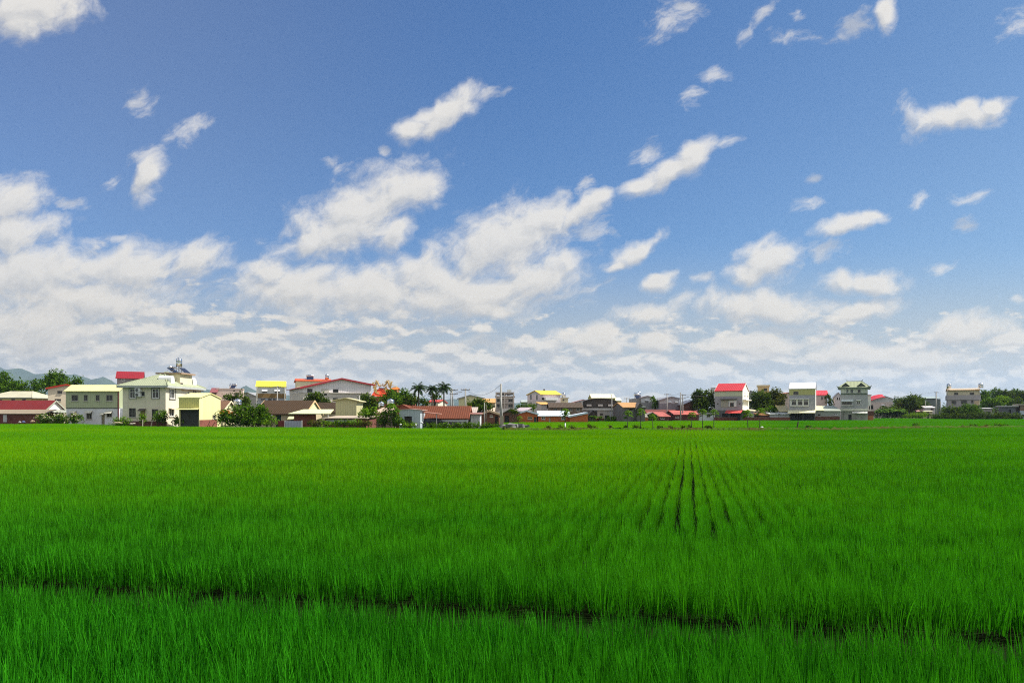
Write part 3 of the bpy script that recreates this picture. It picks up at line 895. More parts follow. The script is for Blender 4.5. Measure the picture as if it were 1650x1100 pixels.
def papaya(label, D, X, Yc, rad, Ybase=None, white=False, group=None, n=15):
    k = D / F / ZS
    rng = np.random.default_rng(int(X * 3 + D))
    x0 = wx(X, D); h = wz(Yc, D); L = rad * k
    root = thing('papaya_tree', label, 'papaya tree', (x0, D, 0), 0, group)
    m = MB()
    lean = rng.normal(0, .06)
    if white:
        m.tube([(0, 0, 0.2), (lean * .4, 0, h * .45)], [.075, .06], 8)
        m.build('painted_trunk', paint((0.8, 0.8, 0.76)), root, True)
        m = MB()
        m.tube([(lean * .4, 0, h * .452), (lean, 0, h + .05)], [.058, .035], 8)
    else:
        m.tube([(0, 0, -.1), (lean * .4, 0, h * .5), (lean, 0, h + .05)], [.055, .042, .025], 8)
    m.build('trunk', soil('papaya_bark', (0.16, 0.15, 0.11), (0.09, 0.09, 0.06), 3.0), root, True)
    V, Q = [], []
    for f in range(n):
        az = f * 2.39996 + rng.normal(0, .2); el = R(70 - 105 * f / n + rng.normal(0, 7))
        dr = Vector((math.cos(az), math.sin(az), 0)); up = Vector((0, 0, 1)); sd = Vector((-dr.y, dr.x, 0))
        a = Vector((lean, 0, h - .12 * (f / n))); b = a + (dr * math.cos(el) + up * math.sin(el)) * L * .62
        i = len(V); V.extend([a - sd * .012, a + sd * .012, b + sd * .01, b - sd * .01]); Q.append((i, i + 1, i + 2, i + 3))
        fw = (dr * .86 - up * .45).normalized(); nm = sd.cross(fw)
        for q in range(7):
            t = (q - 3) * R(44)
            d = fw * math.cos(t) + sd * math.sin(t); ll = L * .46 * (1 - .09 * abs(q - 3)) * rng.uniform(.85, 1.1)
            pr = (d.cross(nm)).normalized() * ll * .26
            i = len(V)
            V.extend([b, b + d * ll * .55 + pr, b + d * ll - up * ll * .28, b + d * ll * .55 - pr]); Q.append((i, i + 1, i + 2, i + 3))
    o = np_mesh('crown', np.array([tuple(v) for v in V]), np.array(Q), lmat('mid')); COL.objects.link(o); o.parent = root
    return root

def banana(name, label, D, X, Ytop, Ybot, rX, n=5, group=None, seed=0):
    """clump of broad paddle leaves on short stems"""
    k = D / F / ZS
    rng = np.random.default_rng(int(X * 5 + D) + seed)
    x0 = wx(X, D); H = wz(Ytop, D) - 0.1; Rm = rX * k
    root = thing(name, label, 'banana plant', (x0, D, 0), 0, group)
    m = MB(); V, Q = [], []
    for s in range(n):
        bx, by = rng.normal(0, Rm * .42), rng.normal(0, Rm * .35); hs = H * rng.uniform(.38, .55)
        MB().tube([(bx, by, -.1), (bx + .03, by, hs)], [.13, .07], 7).build('stem', paint((0.09, 0.13, 0.05)), root, True)
        for f in range(8):
            az = f * 2.4 + rng.uniform(0, 1); e = R(rng.uniform(50, 85)); Lf = H * rng.uniform(.42, .62)
            dr = Vector((math.cos(az), math.sin(az), 0)); sd = Vector((-dr.y, dr.x, 0)); p = Vector((bx, by, hs)); prev = None
            for i in range(6):
                w = Lf * .17 * (0.25, .8, 1, .95, .7, .1)[i]
                dro = Vector((0, 0, -w * .35))
                cur = (p + sd * w + dro, p.copy(), p - sd * w + dro)
                if prev:
                    for a_, b_ in ((0, 1), (1, 2)):
                        q = len(V); V.extend([prev[a_], prev[b_], cur[b_], cur[a_]]); Q.append((q, q + 1, q + 2, q + 3))
                prev = cur
                p = p + (dr * math.cos(e) + Vector((0, 0, 1)) * math.sin(e)) * Lf / 5; e -= R(27)
    o = np_mesh('leaves', np.array([tuple(v) for v in V]), np.array(Q), lmat('mid')); COL.objects.link(o); o.parent = root
    return root

def hedge(label, D, Xa, Xb, Ytop, kind, thick=1.0, leaf_m=.2, cat='hedge', name='hedge', dens=1.0, group=None):
    k = D / F / ZS
    x0, x1 = wx(Xa, D), wx(Xb, D); h = wz(Ytop, D)
    root = thing(name, label, cat, ((x0 + x1) / 2, D, 0), 0, group)
    rng = np.random.default_rng(int(Xa + D))
    L = x1 - x0; n = max(2, int(L / (h * .8)))
    bl = [(-L / 2 + L * (i + .5) / n, 0, h * .5, L / n * .75, thick / 2, h * .5 * rng.uniform(.9, 1.08)) for i in range(n)]
    V, Q = leaves_of(bl, leaf_m, dens, rng)
    o = np_mesh('foliage', V, Q, lmat(kind)); COL.objects.link(o); o.parent = root
    for b in bl:
        MB().tube([(b[0], 0, -.1), (b[0] + .1, 0, h * .6)], [.035, .015], 5).build('stem', BARK(), root)
    return root

# ------------------------------------------------------------------ street furniture and rooftop gear
POLES = {}
def pole(key, label, D, X, Ytop, r=0.13, arms=1, mat=None, group='utility poles in the village', rz=0.0, lamp=False, tip=None, wood=False):
    x0 = wx(X, D); h = wz(Ytop, D)
    root = thing('utility_pole', label, 'utility pole', (x0, D, 0), rz, group)
    MB().tube([(0, 0, -.1), (tip or 0, 0, h)], [r, r * .72], 10).build('pole', soil('timber', (0.12, 0.10, 0.08), (0.07, 0.06, 0.05), 2.0) if wood else plaster((0.33, 0.32, 0.30), .3), root, True)
    for i in range(arms):
        z = h - .25 - i * .75
        MB().box(-.75, .75, -r - .07, -r - .001, z - .05, z + .05).build('cross_arm', paint((0.16, 0.16, 0.16)), root)
        for q in (-.68, -.25, .25, .68):
            MB().lathe((q, -r - .035, z + .05), [(.03, 0), (.055, .04), (.03, .08), (.05, .12), (.02, .17)], 8).build('insulator', paint((0.35, 0.28, 0.22), .25), root)
    if lamp:
        m = MB(); m.tube([(0, 0, h * .82), (.5, 0, h * .88), (1.1, 0, h * .9)], .035, 6); m.build('lamp_arm', paint((0.3, 0.3, 0.3)), root)
        m = MB(); m.box(.95, 1.5, -.1, .1, h * .9 - .04, h * .9 + .06); m.build('lamp_head', paint((0.5, 0.5, 0.48)), root)
    POLES[key] = (x0, D, h)
    return root

def wire(label, a, b, dz=0.0, sag=0.5, r=0.018):
    (xa, ya, ha), (xb, yb, hb) = POLES[a], POLES[b]
    p, q = Vector((xa, ya - .15, ha - .08 + dz)), Vector((xb, yb - .15, hb - .08 + dz))
    pts = [p.lerp(q, i / 14) - Vector((0, 0, sag * 4 * (i / 14) * (1 - i / 14))) for i in range(15)]
    o = MB().tube(pts, r, 5).build('power_line', paint((0.03, 0.03, 0.03)))
    tag(o, label, 'power line', 'power lines between the poles')

STEEL = lambda: paint((0.62, 0.63, 0.64), 0.22, 1.0)
def tank(label, x, y, z, r, h, legs=0.0, group=None, cat='water tank'):
    """upright stainless water tank with a domed top on a small stand"""
    root = thing('water_tank', label, cat, (x, y, z), 0.3, group)
    MB().lathe((0, 0, legs), [(r * .9, 0), (r, r * .08), (r, h * .33), (r * 1.03, h * .345), (r, h * .36), (r, h * .62), (r * 1.03, h * .635), (r, h * .65), (r, h - r * .5), (r * .86, h - r * .22), (r * .5, h - r * .05), (r * .14, h), (0.01, h + .005)], 20).build('body', STEEL(), root, True)
    MB().lathe((0, 0, legs + h - .01), [(r * .22, 0), (r * .24, .05), (r * .1, .09), (.01, .1)], 12).build('lid', STEEL(), root, True)
    if legs:
        for a in range(4):
            q = a * math.pi / 2 + .4
            MB().tube([(r * .8 * math.cos(q), r * .8 * math.sin(q), 0), (r * .8 * math.cos(q), r * .8 * math.sin(q), legs + .02)], .035, 6).build('leg', paint((0.2, 0.2, 0.2)), root)
    return root

def flat_tank(label, x, y, z, r, L, rz=0.0, group=None):
    """horizontal stainless tank of a solar heater with its tube panel"""
    root = thing('solar_water_heater', label, 'solar heater', (x, y, z), rz, group)
    m = MB()
    prof = [(-L / 2 - .1, .01), (-L / 2 - .07, r * .6), (-L / 2, r), (L / 2, r), (L / 2 + .07, r * .6), (L / 2 + .1, .01)]
    m.tube([(a, 0, r + .75) for a, q in prof], [q for a, q in prof], 14)
    m.build('body', STEEL(), root, True)
    MB().slab([(-L / 2, -1.3, .14), (L / 2, -1.3, .14), (L / 2, -r * .6, .95), (-L / 2, -r * .6, .95)], .07).build('solar_panel', paint((0.02, 0.025, 0.05), .15), root)
    for a in (-L * .4, L * .4):
        for y0 in (-.45, .35):
            MB().tube([(a, y0, 0), (a, 0, .8)], .03, 5).build('leg', paint((0.35, 0.35, 0.36)), root)
    return root

# ================================================================== the village, west to east
CREAM = (0.62, 0.55, 0.36); WHITE = (0.74, 0.73, 0.70); GREY = (0.36, 0.35, 0.35); CONC = (0.40, 0.38, 0.34)
DARK = paint((0.02, 0.02, 0.022)); DWIN = paint((0.055, 0.045, 0.04))
PALEY = (0.72, 0.70, 0.36)
LF, LS, LW = 'houses along the far side of the paddy', 'sheds along the far side of the paddy', 'warehouses in the village'

# ---------------------------------------------------------------- zone at photo x 0
zone(0)
b = Bld('house', 'low brick house under a dark red roof with a white gable, far left', 'house', 119, -260, 545, dep=4.9, group=LF)
zE, zR = b.Z(745), b.Z(642, None, 2.4)
b.storey(0, zE, brick((0.20, 0.055, 0.035)))
b.gable_x(zE, zR, sheet((0.17, 0.012, 0.008), 'x', .3), plaster((0.78, 0.77, 0.75), .1), fascia=plaster((0.36, 0.38, 0.30)))
x0 = b.U(-260); x1 = b.U(690)
m = MB(); m.slab([(-1, -3.2, 1.98), (x1, -3.2, 1.98), (x1, -.02, b.Z(742)), (-1, -.02, b.Z(742))], .08); m.build('lean_to_roof', sheet((0.30, 0.24, 0.16), 'x', .3), b.root)
m = MB(); m.box(-1, b.U(640), -2.9, -2.75, 0, 1.9); m.build('lean_to_wall', brick((0.15, 0.035, 0.025)), b.root)
m = MB(); m.slab([(b.W + .02, -.01, b.Z(742) - .05), (b.W + 1.7, -.01, b.Z(742) - .55), (b.W + 1.7, 5.2, b.Z(742) - .55), (b.W + .02, 5.2, b.Z(742) - .05)], .08); m.build('side_roof', sheet((0.33, 0.34, 0.28), 'y', .3), b.root)
m = MB(); m.box(b.U(192), b.U(234), -3.0, -2.905, .55, 1.75); v = m.build('vent_box', paint((0.45, 0.45, 0.46)), b.root)

b = Bld('house', 'long cream house with a beige hip roof behind the dark red roofed brick house', 'house', 142, -160, 378, dep=7, group=LF)
zE = b.Z(600)
b.win(0, 25, 620, 655, frame=paint((.3, .28, .26))); b.win(135, 182, 615, 652, frame=paint((.3, .28, .26))); b.win(265, 312, 615, 650, frame=paint((.3, .28, .26)))
b.storey(0, zE - .15, plaster((0.66, 0.55, 0.27)))
b.hip(zE, b.Z(527, None, 3.5), 2.5, b.W - 2.2, sheet((0.50, 0.47, 0.33), 'x'), o=.45)
b = Bld('shed', 'low shed with pale beige sheet roof between cream house and red roofed house', 'shed', 131, -120, 130, dep=5, group=LS)
b.storey(0, b.Z(725), plaster((0.5, 0.46, 0.36))); b.mono(b.Z(720), b.Z(662, None, 5), sheet((0.52, 0.45, 0.32), 'x'), wall=plaster((0.5, 0.46, 0.36)))

b = Bld('house', 'cream gable fronted house with red roof edge behind the pale green house', 'house', 136, 578, 1020, dep=9, rot=-24, group=LF)
b.win(692, 748, 520, 552, frame=DWIN); b.win(662, 735, 617, 640, frame=DWIN)
zL = b.Z(490)
b.storey(0, zL, plaster((0.74, 0.62, 0.46), .15))
b.gable_y(zL, zL, b.U(800), b.Z(446), sheet((0.40, 0.06, 0.04), 'y'), plaster((0.74, 0.62, 0.46), .15), fascia=paint((0.45, 0.035, 0.02)))

b = Bld('house', 'two storey house of pale green cladding over white plaster with pale yellow roof', 'house', 116.5, 800, 1436, dep=6, group=LF)
fr = paint((.25, .24, .2))
for a, c, d, e in ((866, 944, 568, 642), (1013, 1060, 568, 642), (1156, 1204, 568, 642), (1283, 1362, 568, 642)):
    b.win(a, c, d, e, frame=fr)
aw = (sheet((.60, .58, .48), 'x'), .28, .6)
b.win(850, 915, 765, 840, frame=fr, awn=aw); b.win(1042, 1108, 765, 860, frame=fr, awn=aw); b.win(1288, 1350, 768, 835, frame=fr, awn=aw)
b.door(1222, 1262, 785, paint((.28, .25, .16)), awn=aw)
zM, zE = b.Z(727), b.Z(515)
b.storey(0, zM - .002, plaster((0.66, 0.67, 0.70), .2)); b.storey(zM, zE, sheet((0.40, 0.44, 0.27), 'x', .3, .1), name='upper_wall', e=.06)
b.gable_x(zE, b.Z(456, None, 1.6), sheet((0.74, 0.70, 0.33), 'x', .4, .08), sheet((0.40, 0.44, 0.27), 'y', .3, .1), rf=.27, o=.4, oe=.25)
b.piece('band', paint((.05, .06, .05)), 800, 1436, 724, 732, .04, .09)
b.piece('downpipe', paint((.14, .03, .03)), 1424, 1434, 520, 905, .07, .16)
MB().box(b.W + .01, b.W + .9, .3, 5.5, 0, zM - .1).build('side_wall', plaster((0.66, 0.67, 0.70), .2), b.root)

for lab, D, bl, tr, kd in (
    ('tall leafy tree at the left edge, by the hills', 165, [(-20, 400, 90, 90), (60, 380, 60, 80), (40, 480, 110, 90)], 20, 'mid'),
    ('leafy tree over the beige hip roof, second from the left edge', 160, [(180, 470, 60, 70), (240, 480, 90, 80), (290, 530, 90, 70), (120, 500, 60, 60)], 220, 'mid'),
    ('small upright tree between the hip roof and the tallest tree', 158, [(430, 450, 60, 70), (440, 540, 90, 90), (380, 570, 60, 60)], 430, 'mid'),
    ('tallest broad tree behind the cream house with red edge', 162, [(700, 340, 75, 75), (640, 400, 90, 70), (760, 400, 90, 70), (580, 370, 40, 45), (680, 450, 150, 60), (560, 440, 40, 60)], 690, 'mid'),
    ('small tree showing right of the tallest one above pale green house', 166, [(940, 400, 45, 60), (900, 430, 70, 50)], 930, 'mid')):
    plant('tree', lab, 'tree', D, bl, kd, .42, 1.15, (tr, .28), 'trees behind the houses')
for i, (lab, X, r) in enumerate((('white blossomed shrub nearest the dark red brick house', 530, 80), ('white blossomed shrub, middle one of the row before pale green house', 700, 100), ('white blossomed shrub nearest the doorway of the pale green house', 900, 95))):
    plant('shrub', lab, 'shrub', 112.6, [(X - r * .3, 855, r * .7, 52), (X + r * .4, 860, r * .7, 48), (X, 840, r * .5, 40)], 'mid', .22, 1.0, None, 'white blossomed shrubs', ('bloom', .06))
def sack(label, D, X, Y, w, h, c, name='sack', cat='sack', group='sacks at the field edge'):
    """lumpy sack lying on the ground"""
    k = D / F / ZS
    x0 = wx(X, D); rng = np.random.default_rng(int(X))
    m = MB(); W, H = w * k, max(h * k, .2)
    rows = 5
    pts = []
    for i in range(rows + 2):
        t = i / (rows + 1)
        pts.append(((t - .5) * W, 0, H * .5 + rng.normal(0, .02)))
    m.tube(pts, [max(.03, H * .55 * math.sin(math.pi * (.06 + .88 * i / (rows + 1))) ** .5 * rng.uniform(.9, 1.08)) for i in range(rows + 2)], 10)
    o = m.build(name, paint(c, .7), None, True)
    o.location = (x0, D, max(wz(Y, D) - H * .5, .0))
    tag(o, label, cat, group)
sack('pale sack by the brick wall under the lean-to, left of the blue one', 111.8, 238, 895, 30, 14, (.65, .63, .6))
sack('blue sack by the brick wall under the lean-to', 111.8, 283, 894, 40, 18, (.16, .2, .42))
sack('tan sack left of the white blossomed shrubs', 111.8, 392, 888, 46, 26, (.55, .38, .25))

# ---------------------------------------------------------------- zone at photo x 180
zone(180)
b = Bld('house', 'grey house with a bright crimson roof rising behind the large cream house', 'house', 152, 64, 372, dep=8, rot=-27, group=LF)
b.win(120, 155, 375, 402)
zE = b.Z(368)
b.storey(0, zE, plaster((0.30, 0.28, 0.28))); b.gable_x(zE, b.Z(294, None, 4), sheet((0.26, 0.012, 0.014), 'x', .35, .1), plaster((0.3, 0.28, 0.28)))

b = Bld('house', 'large two storey cream house with olive hip roof and a roof tower', 'house', 95, 132, 650, dep=10.8, group=LF)
fd = paint((.12, .12, .11)); wt = paint((.74, .74, .72), .4)
b.win(216, 290, 492, 610, frame=wt); b.win(488, 570, 492, 610, frame=wt); b.win(345, 397, 530, 580, frame=fd)
b.win(210, 290, 728, 835, frame=fd); b.win(485, 560, 740, 830, frame=fd)
b.door(345, 405, 745, paint((.3, .22, .12)), awn=(paint((.06, .05, .05)), .15, .7))
b.swin(700, 758, 497, 612, frame=wt); b.swin(975, 1030, 507, 556, frame=wt); b.swin(920, 952, 540, 556, frame=fd, sill=False)
b.swin(692, 752, 735, 828, frame=wt, awn=(plaster((.62, .5, .33)), .02, .5))
zM, zE = b.Z(650), b.Z(466)
cw = plaster((0.68, 0.62, 0.49), .18)
b.storey(0, zM - .002, cw); b.storey(zM, zE, cw, name='upper_wall')
for a, c, d, e in ((206, 299, 482, 618), (479, 579, 482, 618)):
    ua, ub, z0, z1 = b.U(a), b.U(c), b.Z(e), b.Z(d)
    m = MB(); m.box(ua, ua + .09, -.05, -.003, z0, z1); m.box(ub - .09, ub, -.05, -.003, z0, z1); m.box(ua + .09, ub - .09, -.048, -.003, z1 - .09, z1); m.box(ua + .09, ub - .09, -.048, -.003, z0, z0 + .09)
    m.build('window_surround', fd, b.root)
va, vb, z0, z1 = b.V(694), b.V(766), b.Z(620, b.W, 1), b.Z(488, b.W, 1)
m = MB(); m.box(b.W + .003, b.W + .05, va - .1, va, z0, z1); m.box(b.W + .003, b.W + .05, vb, vb + .1, z0, z1); m.box(b.W + .003, b.W + .052, va - .1, vb + .1, z1, z1 + .09); m.box(b.W + .003, b.W + .052, va - .1, vb + .1, z0 - .09, z0); m.build('window_surround', fd, b.root)
zR = b.Z(322, None, 4.6) + .3
b.hip(zE + .1, zR, b.U(510) - .3, b.W - b.W * .42, tiles((0.34, 0.37, 0.24)), o=.55, th=.3, vr=4.6, trim=plaster((0.42, 0.44, 0.42)))
# roof tower on the sunny side
tv0 = 4.2; xr = b.W - .05
tx0, tw, tdp = xr - 3.0, 3.0, 3.7
zt = b.Z(318, b.W, tv0)
m = MB(); m.box(tx0, xr, tv0, tv0 + tdp, zE - .6, zt); t_ = m.build('tower', plaster((0.68, 0.60, 0.43), .15), b.root)
m = MB(); m.box(tx0 - .35, xr + .4, tv0 - .4, tv0 + tdp + .35, zt + .002, zt + .2); m.build('tower_roof', plaster((0.36, 0.25, 0.17)), b.root)
m = MB(); y0 = b.V(828); y1 = b.V(862); m.box(xr - .03, xr + .05, y0, y1, b.Z(455, b.W, y0), b.Z(420, b.W, y0)); wv = m.build('tower_window', paint((.5, .42, .3)), b.root)
MB().box(xr + .051, xr + .06, y0 + .06, y1 - .06, b.Z(452, b.W, y0), b.Z(424, b.W, y0)).build('pane', glass(), wv)
for Xd, vv in ((700, 2.2), (945, 9.0)):                       # white round headed dormers facing the sun
    u0 = b.W - 1.5; zb = zE + .35
    prof = [(-.5, 0), (-.5, .75)] + [(-.5 * math.cos(q), .75 + .5 * math.sin(q)) for q in (R(30), R(60), R(90), R(120), R(150))] + [(.5, .75), (.5, 0)]
    m = MB()
    m.poly(*[(b.W - .1, vv + a, zb + z) for a, z in prof])
    for (a0, z0), (a1, z1) in zip(prof, prof[1:]):
        m.poly((b.W - .1, vv + a0, zb + z0), (b.W - .1, vv + a1, zb + z1), (u0 - .4, vv + a1, zb + z1), (u0 - .4, vv + a0, zb + z0))
    m.build('dormer', plaster((.80, .79, .76), .08), b.root)
m = MB(); m.box(b.W + .003, b.W + .35, 4.5, 10.9, zE - .35, zE - .2); m.build('cornice', plaster((.6, .42, .32)), b.root)
for Y0 in (488, 545):
    ua = b.U(300); m = MB(); m.box(ua, ua + .75, -.5, -.1, b.Z(Y0 + 48), b.Z(Y0)); ac = m.build('air_conditioner', paint((.66, .66, .64), .4), b.root)
    m = MB(); m.tube([(ua + .3, -.503, b.Z(Y0 + 24)), (ua + .3, -.53, b.Z(Y0 + 24))], .2, 14); m.build('fan_grille', paint((.1, .1, .1)), ac)
    m = MB(); m.box(ua + .05, ua + .1, -.55, -.003, b.Z(Y0 + 53), b.Z(Y0 + 49)); m.box(ua + .65, ua + .7, -.55, -.003, b.Z(Y0 + 53), b.Z(Y0 + 49)); m.build('bracket', fd, ac)
ox, oy = b.P0
tzz = zt + .2
xc, yc_ = ox + tx0 + 2.1, oy + tv0 + 1.6
tank('tall stainless tank on a stand above the cream house roof tower', xc, yc_, tzz, .42, 1.25, 1.0, 'stainless water tanks')
root = thing('solar_water_heater', 'dark solar heater panels tilted around the steel tank on the roof tower', 'solar heater', (xc, yc_, tzz), 0)
m = MB(); m.slab([(-1.35, -.9, .8), (-.4, -.9, .12), (-.4, .9, .12), (-1.35, .9, .8)], .07); m.build('solar_panel', paint((.02, .02, .03), .15), root)
m = MB(); m.slab([(1.25, -.9, .1), (1.25, .9, .1), (.42, .9, .8), (.42, -.9, .8)], .07); m.build('solar_panel', paint((.02, .02, .03), .15), root)
m = MB(); m.tube([(-1.0, -.85, .88), (-1.0, .85, .88)], .16, 12); m.build('body', STEEL(), root, True)
for q in ((-1.25, -.8), (-1.25, .8), (.5, -.85), (.5, .85)):
    MB().tube([(q[0], q[1], 0), (q[0], q[1], .72)], .03, 5).build('leg', paint((.45, .42, .4)), root)
MB().tube([(-1.2, -.88, 0), (.9, -.88, .95)], .025, 5).build('brace', paint((.45, .42, .4)), root)
MB().tube([(1.2, -.88, 0), (-.6, -.88, .95)], .025, 5).build('brace', paint((.45, .42, .4)), root)

b = Bld('shed', 'pale yellow metal shed with a dark open front beside the cream house', 'shed', 92, 812, 1056, X2=1312, group=LS)
zE = b.Z(606); zR = b.Z(556, b.W, b.dep / 2)
yl = sheet((0.80, 0.75, 0.38), 'y', .4, .05); yl_shade = sheet((0.60, 0.56, 0.20), 'x', .3, .05)
b.door(824, 1050, 742, paint((.03, .032, .03)), name='roller_door')  # near-black panel for the shaded inside of the open front
b.swin(1216, 1252, 808, 858, frame=paint((.4, .38, .3)))
b.storey(0, zE, yl)
b.gable_x(zE, zR, sheet((0.80, 0.76, 0.33), 'x', .4, .05), yl, o=.12, oe=.12)
b.canopy('canopy', sheet((0.72, 0.66, 0.28), 'x', .3), 806, 1058, 726, 742, .7)
m = MB(); m.box(b.W + .002, b.W + .08, .05, b.dep * .8, 0, b.Z(868, b.W, 3)); m.build('plinth', brick((.26, .07, .045)), b.root)
m = MB(); m.box(b.U(812), b.U(1056), -.05, -.003, b.Z(722), b.Z(612)); m.build('front_shade_panel', yl_shade, b.root)  # darker olive than the side: the front's shade put into its colour

b = Bld('house', 'flat roofed pale pink house with an arched window behind the yellow shed', 'house', 162, 1262, 1584, dep=9, rot=-20, group=LF)
b.storey(0, b.Z(500), plaster((0.72, 0.56, 0.47), .12)); b.flat(b.Z(500), plaster((.66, .52, .44), .1), .08, .2)
ua, ub = b.U(1480), b.U(1530); r_ = (ub - ua) / 2; zc = b.Z(558); uc = (ua + ub) / 2
m = MB(); m.poly(*[(uc + r_ * math.cos(q), -.03, zc + r_ * math.sin(q)) for q in np.linspace(0, math.pi, 12)], (ua, -.03, b.Z(600)), (ub, -.03, b.Z(600)))
wv = m.build('window', paint((.34, .22, .18)), b.root)
m = MB(); m.poly(*[(uc + r_ * .72 * math.cos(q), -.045, zc + r_ * .72 * math.sin(q)) for q in np.linspace(0, math.pi, 12)], (ua + r_ * .28, -.045, b.Z(598)), (ub - r_ * .28, -.045, b.Z(598))); m.build('pane', glass(), wv)
x, y = b.P0; zt = b.Z(500) + .2
tank('left of the two small steel tanks on the pale pink house', wx(1438, 166), 166, zt, .38, 1.0, .2, 'stainless water tanks')
flat_tank('solar heater on the flat roof of the pale pink house', wx(1480, 166), 166, zt, .26, 1.1, 0, 'roof solar heaters')
b = Bld('shed', 'small dark red roofed shed left of the pale pink house', 'shed', 158, 1195, 1262, dep=6, rot=-20, group=LS)
b.storey(0, b.Z(545), plaster((.3, .2, .16))); b.mono(b.Z(540), b.Z(492, None, 6), sheet((.26, .08, .07), 'x'), wall=plaster((.3, .2, .16)))

b = Bld('house', 'small cream gabled house with brown roof behind the big round bush', 'house', 112, 1190, 1342, X2=1492, group=LF)
zE = b.Z(742); b.storey(0, zE, plaster((.62, .55, .33))); b.gable_x(zE, b.Z(648, b.W, b.dep / 2), tiles((.17, .09, .05)), plaster((.60, .60, .34), .1), fascia=paint((.72, .62, .42)), o=.25)
tank('round headed steel tank on a stand above the big round bush', wx(1518, 101), 101, 0, .55, 1.15, wz(712, 101), 'stainless water tanks')

hedge('clipped light green hedge before the cream house', 93.5, 20, 200, 828, 'light', 1.0, .16)
root = thing('garden_wall', 'low dark red brick wall before the cream house', 'wall', (wx(360, 94.2), 94.2, 0))
L2 = (wx(610, 94.2) - wx(20, 94.2)) / 2
MB().box(-L2, L2, 0, .2, 0, .9).build('wall', brick((.16, .045, .035)), root); MB().box(-L2 - .05, L2 + .05, -.04, .24, .902, .97).build('coping', plaster((.3, .2, .16)), root)
for lab, bl, kd, fl in (('leafy garden shrub between the lower windows of the cream house', [(580, 830, 75, 65), (620, 790, 40, 40)], 'mid', None),
                    ('thin pale shrub before the doorway of the cream house', [(375, 860, 40, 50), (365, 820, 30, 40)], 'light', None),
                    ('round clipped dark bush near the yellow shed', [(640, 872, 42, 38)], 'dark', None),
                    ('dark bush beside the corner of the yellow shed', [(770, 870, 48, 50)], 'dark', None),
                    ('low bright green bush before the open yellow shed', [(860, 895, 80, 34), (800, 905, 40, 25)], 'light', None),
                    ('small bright bush at the right edge of the shed opening', [(1015, 900, 32, 30)], 'light', None),
                    ('shrub of orange blossom before the small brown roofed house', [(1400, 790, 70, 42), (1360, 800, 50, 35)], 'orange', None)):
    plant('shrub', lab, 'shrub', 93.0 if kd != 'orange' else 95, bl, kd, .2, 1.0, None, 'garden shrubs')
for i, (X, lab) in enumerate(((372, 'pale bare post left of the leafy garden shrub'), (470, 'leaning bare post under the leafy garden shrub'), (735, 'white bare post beside the dark bush near the yellow shed'))):
    o = MB().tube([(0, 0, -.1), (.08 if i == 1 else 0, 0, .5), (.3 if i == 1 else .03, 0, 1.25)], [.07, .06, .05], 7).build('garden_post', plaster((.5, .44, .36)))
    o.location = (wx(X, 92.4), 92.4, 0); tag(o, lab, 'post', 'posts in the garden of the cream house')
for X in (1140, 1175, 1215):
    pass
sack('long pale sack on the field edge before the brick garden wall', 92, 70, 905, 120, 14, (.6, .5, .3))
sack('short pale sack at the right end of the heap before the garden wall', 92, 250, 915, 70, 10, (.6, .52, .42))
o = MB().tube([(0, 0, 0), (.5, 0, 1.0)], .05, 6).build('plank', soil('plank', (.3, .15, .1), (.22, .1, .07), 3)); o.location = (wx(1140, 91), 91, 0); tag(o, 'left one of two brown planks leaning on the yellow shed base', 'plank', 'planks leaning on the shed')
o = MB().tube([(0, 0, 0), (.55, 0, .9)], .05, 6).build('plank', soil('plank', (.3, .15, .1), (.22, .1, .07), 3)); o.location = (wx(1195, 91), 91, 0); tag(o, 'right one of two brown planks leaning on the yellow shed base', 'plank', 'planks leaning on the shed')

# ---------------------------------------------------------------- zone at photo x 360
zone(360)
plant('shrub', 'biggest dark round bush at the field edge between yellow shed and brown roof', 'bush', 89.5, [(-20, 840, 60, 80), (110, 830, 120, 100), (260, 800, 120, 110), (400, 800, 110, 100), (480, 815, 80, 95), (330, 870, 180, 60), (440, 735, 50, 45), (520, 870, 50, 60)], 'mid', .26, 1.2, None)
plant('shrub', 'loose light green bush at the right foot of the biggest bush', 'bush', 87.5, [(500, 905, 50, 30), (600, 890, 40, 45)], 'light', .2, .9, None)
for lab, bl, D in (('tree rising behind the biggest bush in front of pale pink house', [(110, 610, 60, 50), (40, 610, 40, 30), (180, 590, 50, 45)], 140),
                   ('tree between the pale pink house and the yellow roof', [(270, 620, 65, 60), (230, 680, 70, 60)], 138)):
    plant('tree', lab, 'tree', D, bl, 'dark', .36, 1.1, (bl[0][0], .2), 'trees behind the houses')
b = Bld('warehouse', 'far grey gabled shed left of the yellow roofed building', 'warehouse', 185, 240, 395, dep=12, group=LW)
b.storey(0, b.Z(590), sheet((.42, .4, .36), 'x')); b.gable_y(b.Z(555), b.Z(585), b.U(290), b.Z(540), sheet((.3, .3, .3), 'y'), sheet((.45, .43, .38), 'x'))

